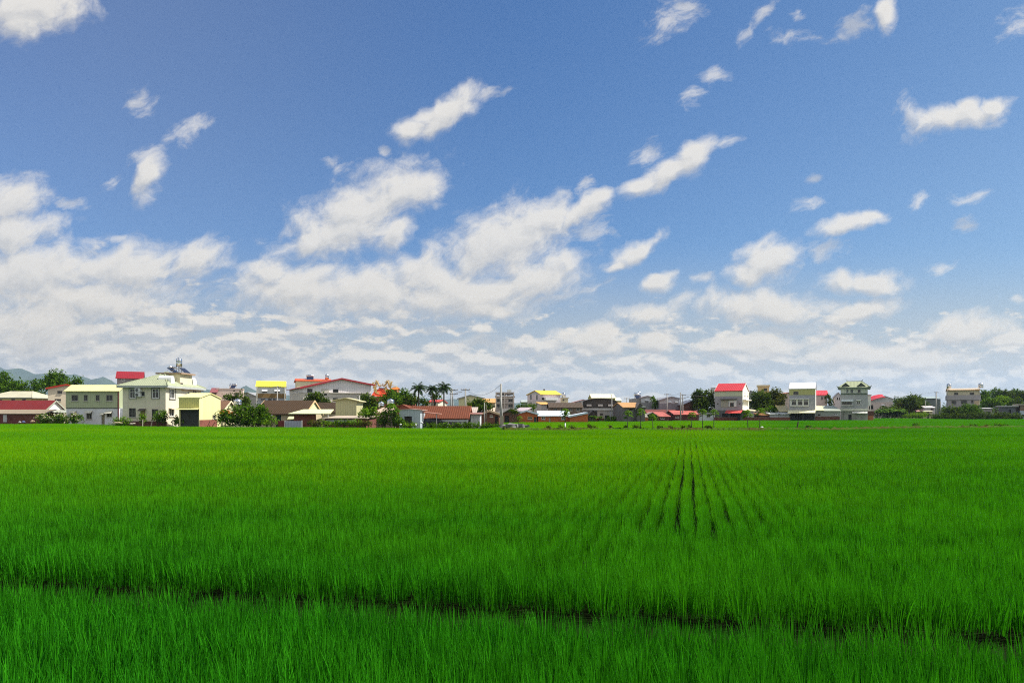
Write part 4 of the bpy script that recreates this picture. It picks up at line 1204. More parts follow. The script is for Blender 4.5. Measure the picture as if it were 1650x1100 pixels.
b = Bld('house', 'three storey house with the brightest yellow roof, white top and brown band', 'house', 152, 398, 746, dep=8, rot=-18, group=LF)
aw = (sheet((.8, .8, .8), 'x'), .25, .5)
b.win(470, 524, 508, 540, frame=DWIN, awn=aw); b.win(622, 676, 508, 540, frame=DWIN, awn=aw)
b.win(450, 506, 616, 634, frame=DWIN); b.win(538, 580, 616, 634, frame=DWIN); b.win(598, 630, 616, 634, frame=DWIN)
zE, zM, zN = b.Z(470), b.Z(553), b.Z(606)
b.storey(0, zN - .002, plaster((.42, .42, .45))); b.storey(zN, zM - .002, plaster((.26, .16, .06)), name='balcony_band', e=.1); b.storey(zM, zE, plaster((.66, .65, .62), .12), name='upper_wall')
b.gable_x(zE, b.Z(408, None, 4), sheet((.85, .74, .05), 'x', .4, .04), plaster((.6, .6, .58)), o=.25, oe=.2)
b.piece('side_pier', plaster((.6, .58, .5)), 398, 412, 472, 640, .003, .35); b.piece('side_pier', plaster((.6, .58, .5)), 733, 746, 472, 640, .003, .35)

b = Bld('warehouse', 'long cream building with an orange red roof behind the pinkish warehouse', 'warehouse', 162, 888, 1290, dep=10, rot=-20, group=LW)
zE = b.Z(404); b.storey(0, zE, plaster((.70, .60, .40), .15)); b.gable_x(zE, b.Z(380, None, 2), sheet((.62, .10, .02), 'x'), plaster((.45, .44, .4)), rf=.3, o=.2, fascia=paint((.62, .08, .02)))
xa, xb_ = wx(1022, 164), wx(1222, 164)
flat_tank('left solar heater on the orange red roof', xa, 165.5, b.Z(390), .35, 1.6, .3, 'roof solar heaters')
tank('upright steel tank at the right end of the orange red roof', xb_, 166, b.Z(385), .45, 1.3, .2, 'stainless water tanks')

b = Bld('warehouse', 'wide pinkish white gabled warehouse with a thin red roof edge', 'warehouse', 132, 962, 1780, dep=16, rot=-27, group=LW)
b.win(1010, 1072, 494, 537, frame=DWIN); b.win(1321, 1386, 499, 540, frame=DWIN); b.win(1212, 1248, 552, 580, frame=DWIN)
b.win(1320, 1384, 606, 650, frame=DWIN)
zL, zR_ = b.Z(478, 0), b.Z(446, b.W); zb = min(zL, zR_) - 1.2
b.storey(0, b.Z(545), plaster((.64, .57, .50), .15)); zq = b.Z(545) + .002
b.storey(zq, min(zL, zR_), sheet((.82, .76, .75), 'x', .45, .08), name='upper_wall', e=.05)
b.gable_y(zL, zR_, b.U(1420), b.Z(374, b.U(1420)), sheet((.35, .05, .04), 'y'), sheet((.82, .76, .75), 'x', .45, .08), o=.7, oe=.5, fascia=paint((.36, .03, .04)), base=min(zL, zR_) - .001)
b.piece('door_panel', plaster((.6, .54, .46)), 1176, 1276, 495, 546, .055, .08)
b.piece('ledge', plaster((.5, .46, .4)), 1276, 1770, 540, 549, .06, .3)

b = Bld('house', 'long low house with dark brown tiled roof and pale gable at the field edge', 'house', 95, 380, 985, X2=1186, group=LF)
b.win(548, 590, 810, 850, frame=DWIN, awn=(paint((.7, .7, .72)), .1, .5))
b.door(630, 695, 812, paint((.02, .06, .05)))
b.win(812, 885, 830, 872, frame=DWIN)
zE = b.Z(795); zR = b.Z(645, b.W, b.dep / 2)
b.storey(0, zE, plaster((.50, .42, .28), .25))
b.gable_x(zE, zR, tiles((.058, .032, .013)), plaster((.60, .64, .38), .1), o=.35, oe=.15, fascia=paint((.72, .50, .26)))
b.canopy('awning', sheet((.74, .72, .38), 'x', .3), 800, 896, 816, 858, 1.1)
m = MB(); u0, u1 = b.U(900), b.W + 4.6
m.slab([(u0, -4.2, 2.05), (u1, -4.2, 2.05), (u1 - .6, -.05, 2.62), (u0 + .8, -.05, 2.62)], .1); m.build('porch_roof', sheet((.70, .70, .40), 'x', .35), b.root)
m = MB(); m.box(b.U(945), b.U(945) + 2.9, -3.4, -3.2, 0, 1.98); m.build('porch_wall', brick((.22, .06, .035)), b.root)
m = MB(); m.box(u1 - .4, u1 - .25, -4.0, -3.85, 0, 2.0); m.build('porch_post', plaster((.5, .5, .48)), b.root)
b = Bld('house', 'second brown roofed house tucked behind the pale gable', 'house', 112, 1040, 1352, dep=7, group=LF)
b.storey(0, b.Z(776), plaster((.45, .38, .27))); b.gable_x(b.Z(776), b.Z(668, None, 3.5), tiles((.052, .030, .014)), plaster((.45, .38, .27)), oe=.05)
b = Bld('shed', 'tall narrow cream metal shed before the pinkish warehouse', 'shed', 101, 1352, 1604, dep=6.5, rot=-4, group=LS)
zL = b.Z(634); b.storey(0, zL, sheet((.58, .54, .30), 'x', .35, .12)); b.gable_y(zL, b.Z(640), b.U(1475), b.Z(610), sheet((.66, .60, .34), 'y', .35), sheet((.58, .54, .30), 'x', .35, .12), o=.45, oe=.45)
root = thing('fence', 'grey blue metal fence panel before the brown roofed house', 'fence', (wx(842, 89.5), 89.5, 0)); L2 = (wx(940, 89.5) - wx(742, 89.5)) / 2
MB().box(-L2, L2, 0, .05, .05, wz(882, 89.5)).build('panel', sheet((.34, .37, .45), 'x', .2), root)
for q in (-L2 - .08, L2): MB().box(q, q + .08, -.03, .08, 0, wz(880, 89.5) + .05).build('post', paint((.6, .6, .58)), root)
root = thing('fence', 'short dark red board fence left of the grey blue panel', 'fence', (wx(694, 89.9), 89.9, 0)); L2 = (wx(735, 89.9) - wx(655, 89.9)) / 2
MB().box(-L2, L2, 0, .06, .05, wz(880, 89.9)).build('panel', paint((.16, .03, .03)), root); MB().box(-L2, -L2 + .1, -.05, .0, 0, wz(876, 89.9)).build('post', paint((.1, .03, .03)), root)
b = Bld('shed', 'very low flat shed with pale roof behind vines and a dark red end', 'shed', 89.5, 1222, 1720, dep=4, X2=1846, group=LS)
b.storey(0, 1.35, brick((.19, .05, .035))); b.mono(1.38, 1.62, sheet((.50, .40, .30), 'x'), o=.4)
b.piece('side_panel', sheet((.36, .37, .40), 'x', .25), 1240, 1600, 868, 905, .003, .06)
plant('tree', 'dense tree before the pinkish warehouse front', 'tree', 118, [(1110, 580, 70, 50), (1070, 610, 70, 50), (1160, 610, 80, 50), (1110, 640, 130, 40), (1250, 650, 40, 20)], 'dark', .3, 1.15, (1110, .2), 'trees behind the houses')
for i, (X, nm) in enumerate(((1110, 'leafy vine bush at the left end of low flat shed'), (1270, 'second vine bush from the left along the low flat shed'), (1430, 'middle vine bush along the low flat shed'), (1570, 'fourth vine bush along the low flat shed'), (1690, 'vine bush nearest the dark red end of the low flat shed'))):
    plant('shrub', nm, 'bush', 87.3, [(X - 40, 912, 55, 30), (X + 40, 908, 55, 34)], ('olive', 'light', 'mid', 'light', 'olive')[i], .19, .9, None, 'vines along the low shed')

# ---------------------------------------------------------------- zone at photo x 540
zone(540)
def temple():
    D = 172
    x0 = wx(537, D); k = D / F / ZS
    root = thing('temple', 'temple with orange red tiled roofs and ornate golden dragon ridges', 'temple', (x0, D, 0))
    def P(X, Y): return (X - 537) * k, wz(Y, D)
    m = MB(); m.box(-8, 8, .5, 8.5, 0, wz(590, D)); m.build('wall', brick((.35, .10, .06)), root)
    for q in (-7.4, -2.6, 2.6, 7.4): MB().tube([(q, -.6, 0), (q, -.6, wz(585, D))], .25, 10).build('column', paint((.4, .06, .03)), root)
    def sweep(XL0, XR0, Yt, XL1, XR1, Yb, sag, y0, y1, name):
        m = MB(); n = 10; rows = 6; g = []
        for j in range(rows + 1):
            t = j / rows; cr = t ** 1.6
            row = []
            for i in range(n + 1):
                s = i / n
                X = (XL0 + (XR0 - XL0) * s) * (1 - t) + (XL1 + (XR1 - XL1) * s) * t
                Y = Yt + (Yb - Yt) * (t * .55 + t ** .6 * .45) + sag * (1 - (2 * s - 1) ** 2) * (1 - t * .6)
                x, z = P(X, Y); row.append((x, y1 + (y0 - y1) * t, z))
            g.append(row)
        for j in range(rows):
            for i in range(n):
                m.poly(g[j + 1][i], g[j + 1][i + 1], g[j][i + 1], g[j][i])
        back = [[(x, 2 * y1 - y, z) for x, y, z in r] for r in g]
        for j in range(rows):
            for i in range(n):
                m.poly(back[j][i], back[j][i + 1], back[j + 1][i + 1], back[j + 1][i])
        return m.build(name, tiles((.50, .045, .008)), root)
    sweep(488, 586, 468, 470, 606, 582, 14, 0.2, 4.5, 'roof')
    sweep(436, 482, 492, 424, 478, 584, 6, 0.6, 4.5, 'side_roof'); sweep(594, 640, 488, 600, 652, 580, 6, 0.6, 4.5, 'side_roof')
    gold = paint((.50, .36, .13), .45); rng = np.random.default_rng(9)
    def dragon(pts, y, name='dragon_ridge'):
        m = MB(); W = [Vector((P(a, c)[0], y, P(a, c)[1])) for a, c in pts]
        n = len(W); m.tube(W, [.2 * (1 - .6 * abs(2 * i / (n - 1) - .9)) + .06 for i in range(n)], 7)
        for i, w in enumerate(W):
            for q in range(5):
                a = rng.uniform(-.5, 3.6); L = rng.uniform(.3, .85)
                m.tube([w, w + Vector((math.cos(a) * L, rng.normal(0, .2), abs(math.sin(a)) * L))], [.09, .02], 5)
        m.build(name, gold, root)
    dragon([(452, 470), (456, 440), (452, 415), (462, 398), (474, 410), (484, 440), (505, 455), (520, 452)], 3.9)
    dragon([(622, 470), (612, 436), (606, 412), (596, 396), (586, 412), (574, 440), (556, 456), (540, 452)], 3.9)
    dragon([(430, 440), (420, 425), (436, 455), (446, 490), (452, 520)], 3.0)
    dragon([(640, 430), (652, 420), (640, 450), (630, 470), (645, 492)], 3.0)
    dragon([(470, 470), (480, 500), (474, 535), (490, 548), (505, 556)], 1.2, 'hip_ornament')
    dragon([(600, 470), (592, 505), (600, 535)], 1.2, 'hip_ornament')
    m = MB(); W = [P(x, y) for x, y in ((488, 468), (512, 476), (537, 479), (562, 476), (586, 468))]
    m.tube([(a, 4.4, z) for a, z in W], .28, 8); m.build('ridge_beam', paint((.35, .4, .5)), root)
temple()
b = Bld('temple', 'small golden roof tip of a second temple hall right of the main one', 'temple', 176, 680, 742, dep=4)
b.storey(0, b.Z(505), brick((.4, .14, .06))); b.gable_x(b.Z(505), b.Z(488, None, 2), tiles((.62, .16, .02)), brick((.4, .14, .06)))
m = MB(); zr = b.Z(486, None, 2)
for i, q in enumerate(np.linspace(.2, b.W - .2, 7)):
    m.tube([(q, 2, zr - .1), (q + .15 * (-1) ** i, 2, zr + .45 + .25 * (i % 2))], [.16, .04], 6)
m.build('ridge_ornament', paint((.66, .46, .14), .45), b.root)
for lab, D, bl, kd, tr in (
    ('dark leaved tree in front of the orange red temple', 128, [(410, 620, 70, 50), (380, 650, 70, 70), (500, 665, 80, 60), (350, 600, 40, 40), (430, 700, 100, 40)], 'dark', 430),
    ('broad green tree right of the temple roof', 132, [(680, 570, 75, 50), (640, 615, 55, 45), (700, 550, 60, 45), (690, 630, 120, 60)], 'mid', 660),
    ('green tree just left of the leftmost palm', 134, [(820, 560, 80, 50), (870, 600, 70, 60), (800, 640, 90, 60)], 'mid', 820),
    ('low dark tree under the leftmost palm', 130, [(950, 630, 80, 55), (1040, 640, 60, 45), (900, 660, 60, 40), (1080, 670, 45, 25)], 'dark', 960),
    ('small dark tree under the middle palm', 131, [(1180, 580, 45, 40), (1230, 600, 40, 30)], 'dark', 1190)):
    plant('tree', lab, 'tree', D, bl, kd, .36, 1.15, (tr, .24), 'trees behind the houses')
palm('leftmost of the three tall coconut palms', 122, 1005, 492, 118, 'coconut palms')
palm('middle and slightly lower one of the three coconut palms', 126, 1172, 500, 108, 'coconut palms')
palm('rightmost of the three coconut palms beside the utility poles', 121, 1312, 482, 116, 'coconut palms')

b = Bld('house', 'long low house with a rust red tiled roof, white pillars and dark porch', 'house', 93, 900, 1590, dep=6.5, group=LF)
b.win(1290, 1360, 822, 880, frame=DWIN); b.win(1385, 1488, 828, 875, frame=DWIN); b.door(1555, 1585, 820); b.door(1035, 1250, 815, paint((.02, .017, .015)), name='shaded_bay_panel')  # near-black panel in the wide bay stands for the carport's shaded interior
b.storey(0, b.Z(808), plaster((.52, .52, .53), .2))
zE = b.Z(800); b.gable_x(zE, b.Z(712, None, 3), tiles((.135, .034, .010)), plaster((.5, .4, .33)), o=2.0, oe=.35, rf=.46, fascia=paint((.35, .1, .05)))
m = MB(); m.box(b.U(1300), b.U(1590) + .3, -2.1, -2.03, zE - 1.02, zE - .78); m.build('gutter', paint((.42, .42, .44)), b.root)
for X in (1258, 1376, 1545):
    u = b.U(X); MB().box(u - .1, u + .1, -1.85, -1.65, 0, zE - .8).build('pillar', plaster((.74, .74, .72), .1), b.root)
m = MB(); u0, u1 = b.U(1385), b.U(1560); m.box(u0, u1, -1.7, -1.6, 0, .55); m.build('porch_wall', brick((.28, .08, .05)), b.root)
g = [(b.U(735), b.Z(724)), (b.U(815), b.Z(682)), (b.U(895), b.Z(722))]
m = MB(); m.slab([(g[0][0], -.5, g[0][1]), (g[1][0], -.5, g[1][1]), (g[1][0], 3, g[1][1]), (g[0][0], 3, g[0][1])], .12); m.slab([(g[1][0], -.5, g[1][1]), (g[2][0], -.5, g[2][1]), (g[2][0], 3, g[2][1]), (g[1][0], 3, g[1][1])], .12); m.build('cross_gable_roof', tiles((.16, .04, .014)), b.root)
m = MB(); m.poly((g[0][0], -.2, 0), (g[2][0], -.2, 0), (g[2][0], -.2, g[2][1] - .1), (g[1][0], -.2, g[1][1] - .1), (g[0][0], -.2, g[0][1] - .1)); m.build('cross_gable_wall', plaster((.34, .12, .08)), b.root)
m = MB(); m.slab([(b.U(890), -3.4, b.Z(752, None, -3)), (b.U(1310), -3.4, b.Z(800, None, -3)), (b.U(1310), -2.1, b.Z(794, None, -3)), (b.U(890), -2.1, b.Z(744, None, -3))], .08); m.build('carport_roof', sheet((.36, .16, .10), 'y'), b.root)
m = MB(); m.box(b.U(1250), b.U(1250) + .1, -3.3, -3.2, 0, b.Z(797, None, -3)); m.build('carport_post', paint((.4, .38, .36)), b.root)

b = Bld('shed', 'grey blue corrugated shed with one dark opening beside the rust red house', 'shed', 87.5, 772, 1026, dep=5, group=LS)
b.door(833, 925, 826, paint((.03, .025, .022))); zL, zR_ = b.Z(752, 0), b.Z(752, b.W)  # near-black panel stands for the shade inside the opening
b.storey(0, min(zL, zR_), sheet((.44, .50, .53), 'x', .22, .1)); b.gable_y(zL, zR_, b.U(890), b.Z(742), sheet((.52, .36, .30), 'y'), sheet((.44, .50, .53), 'x', .22, .1), o=.3, oe=.1, th=.07)
b = Bld('shed', 'low shed with faded pink roof beneath the two steel tanks', 'shed', 97, 470, 720, dep=5, rot=6, group=LS)
b.storey(0, b.Z(792), plaster((.4, .3, .24))); b.mono(b.Z(785), b.Z(730, None, 5), sheet((.56, .40, .30), 'x'), wall=plaster((.4, .3, .24)))
tank('smaller left steel dome tank behind the faded pink roof', wx(557, 104), 104, 0, .44, .8, wz(716, 104), 'stainless water tanks')
tank('larger right steel dome tank behind the faded pink roof', wx(669, 106), 106, 0, .56, .95, wz(692, 106), 'stainless water tanks')

def car(label, x, y, rz, c):
    root = thing('parked_car', label, 'car', (x, y, 0), rz)
    prof = [(-2.1, .35), (-2.12, .75), (-1.9, .92), (-1.1, .98), (-.55, 1.42), (.75, 1.45), (1.5, 1.0), (2.05, .92), (2.1, .6), (2.05, .35)]
    m = MB(); w = .82
    n = len(prof)
    def wy(z): return w if z < 1.0 else w - (z - 1.0) * .35
    L_ = [(a, -wy(z), z) for a, z in prof]; R_ = [(a, wy(z), z) for a, z in prof]
    m.poly(*L_); m.poly(*reversed(R_))
    for i in range(n):
        j = (i + 1) % n; m.poly(L_[i], R_[i], R_[j], L_[j])
    m.build('body', paint(c, .25), root)
    m = MB()
    for q in (-1, 1):
        m.poly(*[(a, q * (wy(z) + .006), z) for a, z in ((-.98, 1.0), (-.5, 1.36), (.7, 1.38), (1.3, 1.02))])
    m.build('side_window', glass(), root)
    m = MB(); m.poly((-1.07, -.68, 1.012), (-1.07, .68, 1.012), (-.58, .6, 1.395), (-.58, -.6, 1.395)); m.build('windscreen', glass(), root)
    for a in (-1.3, 1.3):
        for q in (-.84, .64):
            wh = MB().tube([(a, q, .32), (a, q + .2, .32)], .32, 16).build('wheel', paint((.02, .02, .02)), root)
            MB().tube([(a, q - .01 if q < 0 else q + .2, .32), (a, q if q < 0 else q + .21, .32)], .19, 12).build('rim', paint((.5, .5, .5), .3), wh)
    for q in (-.7, .5): MB().box(-2.14, -2.08, q, q + .22, .66, .78).build('headlight', paint((.75, .75, .72), .15), root)
car('dark car parked in the shade of the porch of the rust red house', wx(1165, 91.3), 91.3, .1, (.02, .02, .025))

papaya('dark papaya with a pale bare trunk right of the leafy shrubs', 84.8, 672, 735, 105, group='papaya trees', n=22)
plant('tree', 'light green bushy tree behind the dark red end of the low shed', 'tree', 91, [(400, 770, 90, 50), (470, 790, 60, 60), (350, 790, 60, 40)], 'light', .24, 1.0, (400, .1))
for lab, bl, kd in (('leafy shrub left of the pale papaya trunk', [(590, 850, 70, 75), (560, 900, 60, 40), (620, 790, 40, 40)], 'mid'), ('leafy shrub right of the pale papaya trunk', [(735, 840, 65, 80), (770, 900, 60, 40), (700, 900, 60, 40)], 'mid'), ('low grassy bush before the grey blue shed opening', [(850, 925, 70, 18), (930, 930, 60, 14)], 'light')):
    plant('shrub', lab, 'shrub', 85.6, bl, kd, .2, 1.05, None, 'shrubs at the field edge')
hedge('long low hedge along the field before the rust red house', 84.4, 1095, 1990, 906, 'mid', .9, .16)
for X, Y, w, lab in ((790, 925, 22, 'white bag left of the grassy bush by the field'), (975, 930, 20, 'white bag below the corner of the grey blue shed'), (1045, 905, 34, 'pale bag leaning at the end of the long hedge')):
    sack(lab, 84.0, X, Y, w, 16, (.72, .72, .7), 'rubbish_bag', 'bag', 'pale bags at the field edge')
b = Bld('house', 'small white house with a red roof seen under the palms', 'house', 142, 1112, 1240, dep=6, X2=1345, group=LF)
b.win(1160, 1180, 672, 690, frame=DWIN); b.storey(0, b.Z(658), plaster((.70, .62, .48), .12)); b.gable_x(b.Z(658), b.Z(632, b.W, b.dep / 2), sheet((.55, .05, .03), 'x'), plaster((.72, .66, .5), .1), o=.2)
pole('a', 'shorter left pole of the pair beside the rightmost palm', 128, 1396, 500, .14)
pole('b', 'pole with a double cross arm and lamp right beside the rightmost palm', 126, 1430, 495, .15, 2, lamp=True, tip=-.3)
pole('c', 'single pole before the yellow gabled warehouse', 112, 1571, 490, .16)
pole('d', 'pole behind the tall cream metal shed', 112, 290, 575, .13, 0)
zone(360)
pole('e', 'dark pole in front of the brightest yellow roof', 121, 650, 458, .12, 1)

# ---------------------------------------------------------------- zone at photo x 720
zone(720)
b = Bld('warehouse', 'pale yellow gabled warehouse behind the round dark tree', 'warehouse', 175, 142, 440, dep=14, group=LW)
zL = b.Z(612); b.storey(0, zL, sheet((.62, .60, .34), 'x', .45)); b.gable_y(zL, b.Z(608), b.U(282), b.Z(573), sheet((.34, .35, .33), 'y'), sheet((.64, .62, .36), 'x', .45), o=.4, fascia=paint((.3, .32, .3)))
b = Bld('house', 'house with a faded orange roof between yellow warehouse and grey concrete block', 'house', 152, 440, 582, dep=8, group=LF)
b.win(552, 582, 700, 730, frame=DWIN); b.storey(0, b.Z(664), plaster((.66, .56, .38))); b.gable_x(b.Z(664), b.Z(618, None, 4), sheet((.62, .33, .11), 'x'), plaster((.6, .5, .36)))
plant('tree', 'round dark dense tree beside the tall grey pole', 'tree', 120, [(350, 670, 80, 50), (440, 680, 85, 55), (300, 700, 60, 45), (500, 710, 50, 35), (390, 720, 120, 40)], 'dark', .3, 1.25, (390, .22), 'trees behind the houses')

b = Bld('apartment_building', 'bare grey pink concrete block with an open roof frame behind the tallest pole', 'apartment building', 140, 588, 812, dep=9, rot=0, group=LF)
for X in (605, 740):
    for Y in (618, 682): b.win(X, X + 55, Y, Y + 38, frame=paint((.3, .28, .26)))
zE = b.Z(592); pc = plaster((.46, .38, .33), .35)
b.storey(0, zE, pc)
for X in (588, 690, 806):
    u = min(b.U(X), b.W - .25); MB().box(u, u + .22, -.35, -.003, 0, zE + .9).build('pillar', plaster((.50, .42, .36), .25), b.root)
for Y in (608, 672): b.piece('floor_band', plaster((.55, .47, .4), .2), 590, 812, Y - 5, Y + 3, .004, .3)
b.flat(zE, pc, .15, .18); b.flat(zE + .6, pc, .0, .01, 'roof_deck', .35, plaster((.4, .34, .3)))
m = MB(); m.slab([(0, -.2, b.Z(560)), (b.W * .55, -.2, b.Z(572)), (b.W * .55, 4, b.Z(556)), (0, 4, b.Z(556))], .12); m.slab([(b.W * .6, -.2, b.Z(574)), (b.W, -.2, b.Z(558)), (b.W, 4, b.Z(554)), (b.W * .6, 4, b.Z(566))], .12); m.build('roof_canopy', sheet((.16, .16, .16), 'x'), b.root)
MB().box(b.W * .62, b.W * .85, .2, 1.4, zE + .9, zE + 1.5).build('roof_hatch', plaster((.7, .7, .68), .1), b.root)

b = Bld('shed', 'low shed with a pale brownish roof right of the rust red house', 'shed', 101, 200, 336, dep=5, group=LS)
b.storey(0, b.Z(800), plaster((.4, .3, .24))); b.mono(b.Z(795), b.Z(728, None, 5), sheet((.46, .37, .30), 'x'), wall=plaster((.4, .3, .24)))
b = Bld('shed', 'small grey white walled shed with a dark doorway right of the rust red house', 'shed', 94, 240, 400, dep=4, group=LS)
b.door(243, 288, 812); b.storey(0, b.Z(806), plaster((.55, .55, .57), .25)); b.mono(b.Z(806), b.Z(790, None, 4), sheet((.30, .14, .10), 'x'), wall=plaster((.55, .55, .57)))
b.piece('wall_pier', plaster((.45, .45, .47)), 325, 345, 812, 890, .003, .1); b.piece('wall_pier', plaster((.45, .45, .47)), 372, 392, 812, 890, .003, .1)
b = Bld('house', 'low house with a pale fawn roof sloping up behind the thin white pole', 'house', 120, 342, 560, dep=7, group=LF)
b.storey(0, b.Z(800), plaster((.42, .36, .3))); b.gable_x(b.Z(790), b.Z(728, None, 3.5), sheet((.56, .44, .32), 'x'), plaster((.42, .36, .3)))
b = Bld('house', 'small dark brick house with a fawn gable edge behind two thin poles', 'house', 106, 395, 632, dep=7, group=LF)
b.win(520, 556, 812, 835, frame=paint((.6, .58, .55))); b.door(580, 615, 825)
b.storey(0, b.Z(806), brick((.20, .075, .045))); b.gable_y(b.Z(806), b.Z(800), b.U(512), b.Z(762), sheet((.52, .40, .28), 'y'), brick((.16, .07, .045)), oe=.5, fascia=paint((.55, .40, .26)))
b = Bld('house', 'low house with a dark gable right of the tallest pole', 'house', 122, 680, 862, dep=7, rot=-10, group=LF)
b.door(700, 750, 820); b.storey(0, b.Z(785), brick((.17, .06, .04))); b.gable_y(b.Z(785), b.Z(785), b.U(765), b.Z(738), sheet((.20, .18, .14), 'y'), plaster((.07, .06, .045)), oe=.4)  # gable wall in very dark plaster
b = Bld('shed', 'narrow shed with a grey pink roof behind the dark gable', 'shed', 135, 812, 930, dep=6, rot=14, group=LS)
b.storey(0, b.Z(770), plaster((.35, .28, .26))); b.mono(b.Z(765), b.Z(727, None, 6), sheet((.45, .36, .38), 'x'), wall=plaster((.35, .28, .26)))
plant('shrub', 'dark creeper bush against the dark gable', 'bush', 119, [(790, 770, 45, 25), (830, 775, 30, 18)], 'dark', .2, 1, None)
b = Bld('house', 'orange brick house end with a pale blue edged gable', 'house', 130, 772, 1086, dep=8, group=LF)
b.win(975, 1030, 830, 862, frame=paint((.66, .55, .36))); b.door(1052, 1085, 835, paint((.03, .07, .07)))
zL, zR_ = b.Z(818, 0), b.Z(796, b.W)
ob = brick((.62, .15, .035))
b.storey(0, min(zL, zR_), ob); b.gable_y(zL, zR_, b.U(960), b.Z(760), sheet((.62, .68, .74), 'y'), ob, oe=.3, fascia=paint((.55, .66, .76)), base=min(zL, zR_) - .001)
b = Bld('house', 'long orange brick house with a pale blue sheet roof and white windows', 'house', 131, 1102, 1480, dep=7, group=LF)
wf = paint((.78, .78, .76), .4)
b.win(1142, 1186, 830, 864, frame=wf); b.win(1380, 1426, 830, 866, frame=wf); b.door(1229, 1252, 842, plaster((.6, .52, .45)))
b.storey(0, b.Z(826), ob); b.gable_x(b.Z(822), b.Z(766, None, 3.5), sheet((.66, .73, .80), 'x', .4, .06), ob, o=.35, oe=.15)
b = Bld('house', 'orange brick house end rising to the right under pale blue roof', 'house', 129.5, 1484, 1700, dep=7, group=LF)
b.win(1503, 1542, 826, 862, frame=wf); b.win(1612, 1652, 824, 862, frame=wf)
zL = b.Z(828, 0); b.storey(0, zL, ob); b.gable_y(zL, b.Z(785, b.W), b.W, b.Z(785, b.W), sheet((.66, .73, .80), 'y', .4, .06), ob, o=.3, oe=.25, fascia=paint((.5, .6, .7)), base=zL - .001)

pole('f', 'tallest pole, concrete, with a pale cabinet at its foot', 85.5, 652, 436, .17, 0)
MB().box(wx(640, 85), wx(684, 85), 84.6, 85.0, 0, wz(822, 85)).build('cabinet', plaster((.38, .31, .25)), None)
o = bpy.data.objects['cabinet']; tag(o, 'pale upright cabinet at the foot of the tallest pole', 'cabinet')
pole('g', 'leaning thin strut just right of the tallest pole', 85.2, 684, 600, .09, 0, tip=-.35)
pole('h', 'thin white pole left of the dark brick fawn gable house', 88, 454, 660, .08, 0)
pole('i', 'thin dark pole next to the thin white pole', 88.5, 476, 682, .08, 0, wood=True)

b = Bld('house', 'pinkish three storey house with a golden yellow roof', 'house', 168, 1138, 1370, dep=8, rot=-24, group=LF)
b.win(1144, 1172, 602, 628, frame=DWIN); b.win(1286, 1326, 598, 624, frame=DWIN)
zE, zM = b.Z(564), b.Z(632)
b.storey(0, zM - .002, plaster((.56, .50, .50), .15)); b.storey(zM, zE, plaster((.68, .58, .60), .1), name='upper_wall')
b.gable_x(zE, b.Z(521, None, 3), sheet((.82, .54, .06), 'x', .4, .05), plaster((.5, .5, .5)), o=.25, rf=.4)
b.piece('balcony', plaster((.78, .77, .74), .08), 1172, 1325, 601, 632, .003, .9)
for X, v in ((1076, 5.8), (1108, 2.4)):
    for Y in (612, 700):
        z0 = b.Z(Y + 16, 0, v); m = MB(); m.box(-.05, -.003, v - .4, v + .4, z0, z0 + .9 * 1.4); w_ = m.build('side_window', paint((.3, .3, .32)), b.root)
        m = MB(); m.box(-.06, -.051, v - .32, v + .32, z0 + .08, z0 + 1.16); m.build('pane', glass(), w_)
MB().tube([(b.W * .45, 3.2, b.Z(521, None, 3)), (b.W * .45, 3.2, b.Z(497, None, 3))], [.25, .18], 8).build('roof_vent', paint((.08, .08, .08)), b.root)
b = Bld('shed', 'small annex with an orange roof edge below the golden yellow roof', 'shed', 158, 1140, 1246, dep=5, rot=-10, group=LS)
b.storey(0, b.Z(684), plaster((.52, .46, .44))); b.mono(b.Z(684), b.Z(662, None, 5), sheet((.72, .40, .10), 'x'))
b = Bld('house', 'small cream house behind and right of the golden yellow roof', 'house', 175, 1380, 1462, dep=6, rot=-15, group=LF)
b.win(1395, 1415, 620, 634, frame=DWIN); b.storey(0, b.Z(610), plaster((.66, .58, .38))); b.flat(b.Z(610), plaster((.5, .44, .3)), .2, .2)
tank('dark steel tank on the small cream house', wx(1408, 178), 178, b.Z(610) + .2, .55, 1.1, .2, 'stainless water tanks')
b = Bld('house', 'low house with a long dark brown ruinous roof behind the pale blue roofs', 'house', 146, 1244, 1630, dep=8, group=LF)
for X in (1290, 1370, 1470, 1560): b.win(X, X + 42, 732, 760, frame=paint((.4, .37, .33)))
b.storey(0, b.Z(722), plaster((.22, .16, .12), .5)); b.gable_x(b.Z(722), b.Z(668, None, 4), tiles((.075, .05, .03)), plaster((.2, .15, .1)), o=.4)
b = Bld('warehouse', 'far grey green low warehouse left of the golden yellow roof', 'warehouse', 182, 905, 1066, dep=12, group=LW)
b.storey(0, b.Z(658), sheet((.34, .38, .33), 'x')); b.gable_x(b.Z(658), b.Z(634, None, 4), sheet((.40, .43, .40), 'x'), sheet((.34, .38, .33), 'y'), rf=.4)
for lab, bl in (('spreading green tree left of the golden yellow roofed house', [(950, 715, 70, 30), (1020, 710, 50, 30), (990, 730, 60, 25)]), ('small tree further left of the golden yellow roofed house', [(880, 720, 50, 25), (850, 725, 30, 15)])):
    plant('tree', lab, 'tree', 150, bl, 'mid', .32, 1.1, (bl[0][0], .18), 'trees behind the houses')
papaya('papaya with a white painted trunk before the pale blue roofs', 75.5, 1428, 775, 76, white=True, group='papaya trees', n=20)
papaya('small low papaya on the rubble left of the white trunked one', 78.5, 860, 855, 56, group='papaya trees')
